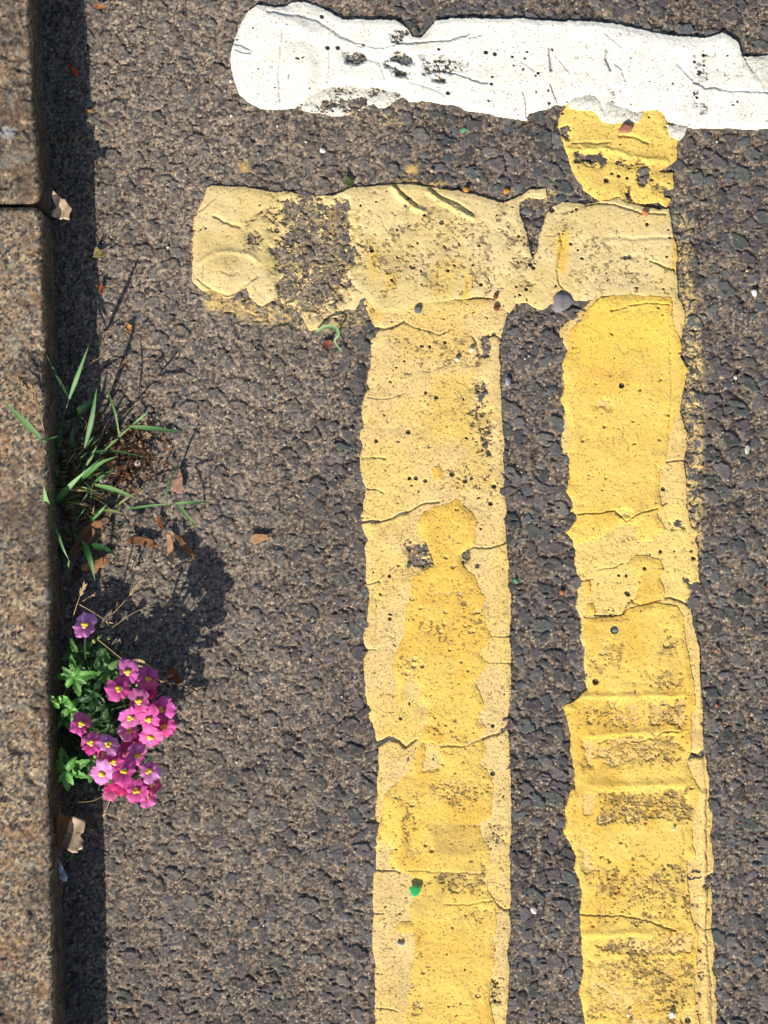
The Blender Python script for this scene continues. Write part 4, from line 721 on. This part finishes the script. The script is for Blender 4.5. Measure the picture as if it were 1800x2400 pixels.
flat_leaf('dead_leaf', [(430,405),(460,430),(500,450),(510,480),(490,492),(465,450)], 'thin red leaf sliver in the upper kerb shadow', 'dead leaf', srgb(200,74,40)*1.4, .003, .003, g0, seed=16, vein=False)
flat_leaf('dead_leaf', [(805,2120),(830,2100),(855,2105),(850,2150),(830,2155)], 'small amber leaf scrap beside the shadow edge, below the crossbar', 'dead leaf', srgb(200,140,70), .002, .003, g0, seed=17, vein=False)
flat_leaf('dead_leaf', [(640,1850),(665,1840),(672,1900),(650,1905)], 'tiny red brown scrap in the kerb shadow, level with the crossbar', 'dead leaf', srgb(150,70,44), .003, .003, g0, seed=18, vein=False)
flat_leaf('dead_leaf', [(556,715),(590,710),(600,728),(575,742)], 'tiny ochre scrap on the shadow edge left of the white line', 'dead leaf', srgb(176,128,70), .003, .002, g0, seed=19, vein=False)
cf = plant('curled_leaf', 'pale green shrivelled curl of leaf below the worn part of the crossbar', 'leaf', P(785, 785, 0))
part('blade', ribbon(Z1([(742,778,3),(762,766,6),(785,768,8),(793,786,8),(784,800,6),(800,824,3)]), .0030, srgb(128,160,100), srgb(150,180,120), 22, fold=.5, root=.7, tip=.3), cf, M_LEAF)
flat_leaf('dead_leaf', [(752,808),(765,798),(778,796),(776,812),(760,820)], 'dark reddish leaf scrap beside the green curl', 'dead leaf', srgb(140,84,66), .002, .002, seed=20, vein=False)
flat_leaf('green_leaf', [(805,410),(818,414),(830,428),(822,440),(808,432)], 'tiny green leaf scrap on the upper edge of the crossbar', 'leaf', srgb(92,110,60), .002, .002, seed=21, mat=M_LEAF, vein=False)
def stone(name, px, py, rx, ry, colr, label, cat='stone', z=.0, hgt=.6, seed=0, group=None, mat=None, rot=0):
    rr = np.random.RandomState(seed); n, m = 9, 14; V = []; q = P(px, py, z); ax = rr.normal(size=(7, 3)); ax /= np.linalg.norm(ax, axis=1)[:, None]; dd = rr.uniform(.42, .85, 7)
    for i in range(n+1):
        ph = math.pi*i/n
        for j in range(m):
            th = 2*math.pi*j/m; d = np.array([math.sin(ph)*math.cos(th), math.sin(ph)*math.sin(th), math.cos(ph)]); r = 1.0
            for a, b in zip(ax, dd):
                k = d@a
                if k > 0: r = min(r, b/k)
            d = d*r*(1+.04*rr.randn()); x = d[0]*rx*S; y = d[1]*ry*S; c, s = math.cos(rot), math.sin(rot)
            V.append(q+np.array([x*c-y*s, x*s+y*c, d[2]*min(rx, ry)*S*hgt]))
    F = [(i*m+j, i*m+(j+1) % m, (i+1)*m+(j+1) % m, (i+1)*m+j) for i in range(n) for j in range(m)]
    C = colr*(.85+.3*rr.rand(len(V), 1))
    o = make_mesh(name, V, F, C, mat or M_STONE, smooth=False); return tag(o, label, cat, group)
WHs = srgb(226, 218, 206); RD = srgb(172, 96, 72); AM = srgb(190, 128, 56)
for a in [(757,352,9,7,WHs,'white stone chip above the crossbar, lying between it and the white line',.0015),(1318,712,29,27,srgb(126,122,122),'round flat grey stone set between the crossbar and the right yellow line',.0006),
          (1465,302,22,15,srgb(170,112,90),'rust pink stone stuck in the yellow patch under the white line',.0022),(1093,446,9,8,AM,'amber stone at the upper edge of the crossbar',.0016),(1187,448,8,8,AM,'amber stone in the gap between crossbar and yellow patch',.0015),
          (1120,420,6,6,srgb(200,186,160),'cream stone chip just above the crossbar',.0015),(1768,687,9,11,WHs,'white stone chip at the right edge, level with the crossbar',.0015),(1750,1052,9,13,srgb(206,198,182),'pale oval stone right of the right yellow line',.0015),
          (1724,885,6,6,WHs,'small round white stone right of the golden line, upper part',.0015),(1252,2133,10,8,WHs,'white angular chip between the two yellow lines near the bottom',.0015),(938,2213,9,8,srgb(200,196,188),'grey white pebble in the paint of the left yellow line near the bottom',.0020),
          (1574,2379,8,9,srgb(220,216,210),'white chip resting on the right yellow line at the bottom',.0034),(1471,2379,5,5,WHs,'tiny white chip on the right yellow line at the bottom',.0034),(1190,895,9,13,srgb(156,156,158),'pale grey stone in the gap, touching the left yellow line',.0014),
          (1512,500,8,9,srgb(178,112,76),'orange brown stone near the right end of the crossbar',.0030),(1505,526,0.01,0.01,WHs,'',0),(1163,723,7,8,srgb(120,66,54),'dark red stone at the lower edge of the crossbar, between the lines',.0024),
          (1162,695,6,7,srgb(126,72,58),'small dark red stone above the other dark red one in the crossbar',.0026),(980,728,12,12,srgb(104,112,108),'grey green stone in the paint just below the crossbar',.0018),(1440,1478,8,11,srgb(126,142,144),'blue grey stone sitting in a hole of the right yellow line',-.0004),
          (1318,1390,6,8,srgb(176,106,66),'orange stone in the gap left of the right yellow line',.0012),(1106,820,8,8,srgb(224,208,170),'cream stone in the stained top of the left line',.0022),(1072,842,7,6,srgb(224,214,190),'small pale stone in the stained top of the left line',.0022),
          (819,690,4,4,srgb(200,90,60),'tiny red chip on the worn part of the crossbar',.0008),(1680,1527,5,6,srgb(176,110,82),'red brown chip right of the golden line, middle height',.0013),(1680,1655,5,6,srgb(170,96,76),'red brown chip right of the golden line, lower down',.0013),
          (152,440,7,5,srgb(120,124,112),'grey green pebble in the kerb shadow above the tan leaf',.002),(240,1123,9,12,srgb(150,148,152),'grey stone shard among the grass blades',.004),(150,1062,8,12,srgb(140,132,134),'grey pebble at the foot of the grass',.004),(323,1083,11,9,srgb(170,150,148),'pinkish stone in the brown litter right of the grass',.004),
          (1580,1943,5,5,srgb(230,224,210),'tiny white chip on the golden line, right half',.0034),(565,402,0.01,0.01,WHs,'',0),(1012,400,5,5,srgb(200,170,120),'sand coloured chip above the crossbar',.0015),(540,190,5,5,WHs,'small white chip at the left edge of the white line',.001)]:
    if a[2] < 1: continue
    stone('pebble', a[0], a[1], a[2], a[3], a[4], a[5], z=a[6], seed=int(a[0]), hgt=.42 if a[2] > 20 else .55, group='stones and chips on the road', rot=(a[0] % 7)*.4)
M_GL = bpy.data.materials.new('green_glass'); M_GL.use_nodes = True; b_ = M_GL.node_tree.nodes['Principled BSDF']
b_.inputs['Base Color'].default_value = (.06, .62, .20, 1); b_.inputs['Roughness'].default_value = .08; b_.inputs['Transmission Weight'].default_value = .45; b_.inputs['IOR'].default_value = 1.5
stone('glass_shard', 971, 2087, 19, 15, srgb(30,150,60), 'bright green glass shard lying on the left yellow line', 'glass', z=.0030, seed=15, mat=M_GL, hgt=.32, rot=-.5)
stone('glass_shard', 1087, 303, 6, 8, srgb(30,150,60), 'tiny green glass crumb just below the white line', 'glass', z=.0015, seed=6, mat=M_GL)
stone('glass_shard', 1208, 1361, 5, 6, srgb(30,150,60), 'tiny green glass crumb in the gap between the yellow lines', 'glass', z=.0013, seed=8, mat=M_GL)
# loose grit: nobody could count it
V = []; F = []; C = []; rr = np.random.RandomState(4); pal = [srgb(224,214,196), srgb(190,150,96), srgb(168,88,62), srgb(206,180,130), srgb(150,120,96), srgb(120,130,136), srgb(210,196,180), srgb(214,168,84)]
octa = np.array([(1,0,0),(0,1,0),(-1,0,0),(0,-1,0),(0,0,1),(0,0,-1)], float); of = [(0,1,4),(1,2,4),(2,3,4),(3,0,4),(1,0,5),(2,1,5),(3,2,5),(0,3,5)]
for i in range(2600):
    px, py = rr.uniform(140, 1900), rr.uniform(-80, 2480)
    if 850 < px < 1200 and py > 700 and rr.rand() > .06: continue
    if 1330 < px < 1640 and py > 260 and rr.rand() > .06: continue
    if 450 < px < 1600 and 435 < py < 720 and rr.rand() > .1: continue
    if px > 560 and py < 285 and rr.rand() > .05: continue
    r = rr.gamma(2, .00022)+.0002; r = min(r, .0014); q = P(px, py, .0008+(.0020 if (850 < px < 1200 or 1330 < px < 1640) and py > 430 else 0))
    o = len(V); R = np.linalg.qr(rr.randn(3, 3))[0]
    V += list((octa*rr.uniform(.6, 1.3, (6, 1))*r)@R.T+q); F += [tuple(o+k for k in t) for t in of]; C += [pal[rr.randint(8)]*rr.uniform(.5, 1.1)]*6
tag(make_mesh('grit', V, F, np.array(C), M_STONE, smooth=False), 'loose sandy grit scattered over the asphalt', 'grit', kind='stuff')
# brown crumbled litter caught in the grass
V = []; F = []; C = []
for i in range(3000):
    if i < 900: px, py = rr.normal(290, 48), rr.normal(1065, 42)
    elif i < 1300: px, py = rr.normal(200, 50), rr.normal(1180, 80)
    else: px, py = 128+abs(rr.normal(0, 55)), rr.uniform(-50, 2450)
    if px < 108 or px > 400: continue
    z = .001+abs(rr.randn())*(.003 if i < 900 else .0015); a = rr.uniform(0, 6.28); L = rr.uniform(.0004, .0022)*(2.2 if rr.rand() < .07 else 1)*(1 if i < 1300 else .5); Wd = L*rr.uniform(.2, .7); d = np.array([math.cos(a), math.sin(a), rr.uniform(-.5, .5)]); s_ = np.array([-d[1], d[0], rr.uniform(-.5, .5)])
    q = P(px, py, z); o = len(V); V += [q-d*L, q-s_*Wd, q+d*L, q+s_*Wd+np.array([0, 0, .0006])]; F.append((o, o+1, o+2, o+3)); C += [[srgb(104,70,46), srgb(80,56,40), srgb(140,100,66), srgb(76,62,50), srgb(128,78,50), srgb(150,124,92)][rr.randint(6)]*rr.uniform(.4, 1.1)]*4
tag(make_mesh('leaf_litter', V, F, np.array(C), M_DRY, smooth=False), 'crumbled brown leaf litter heaped around the grass and along the kerb foot', 'leaf litter', kind='stuff')
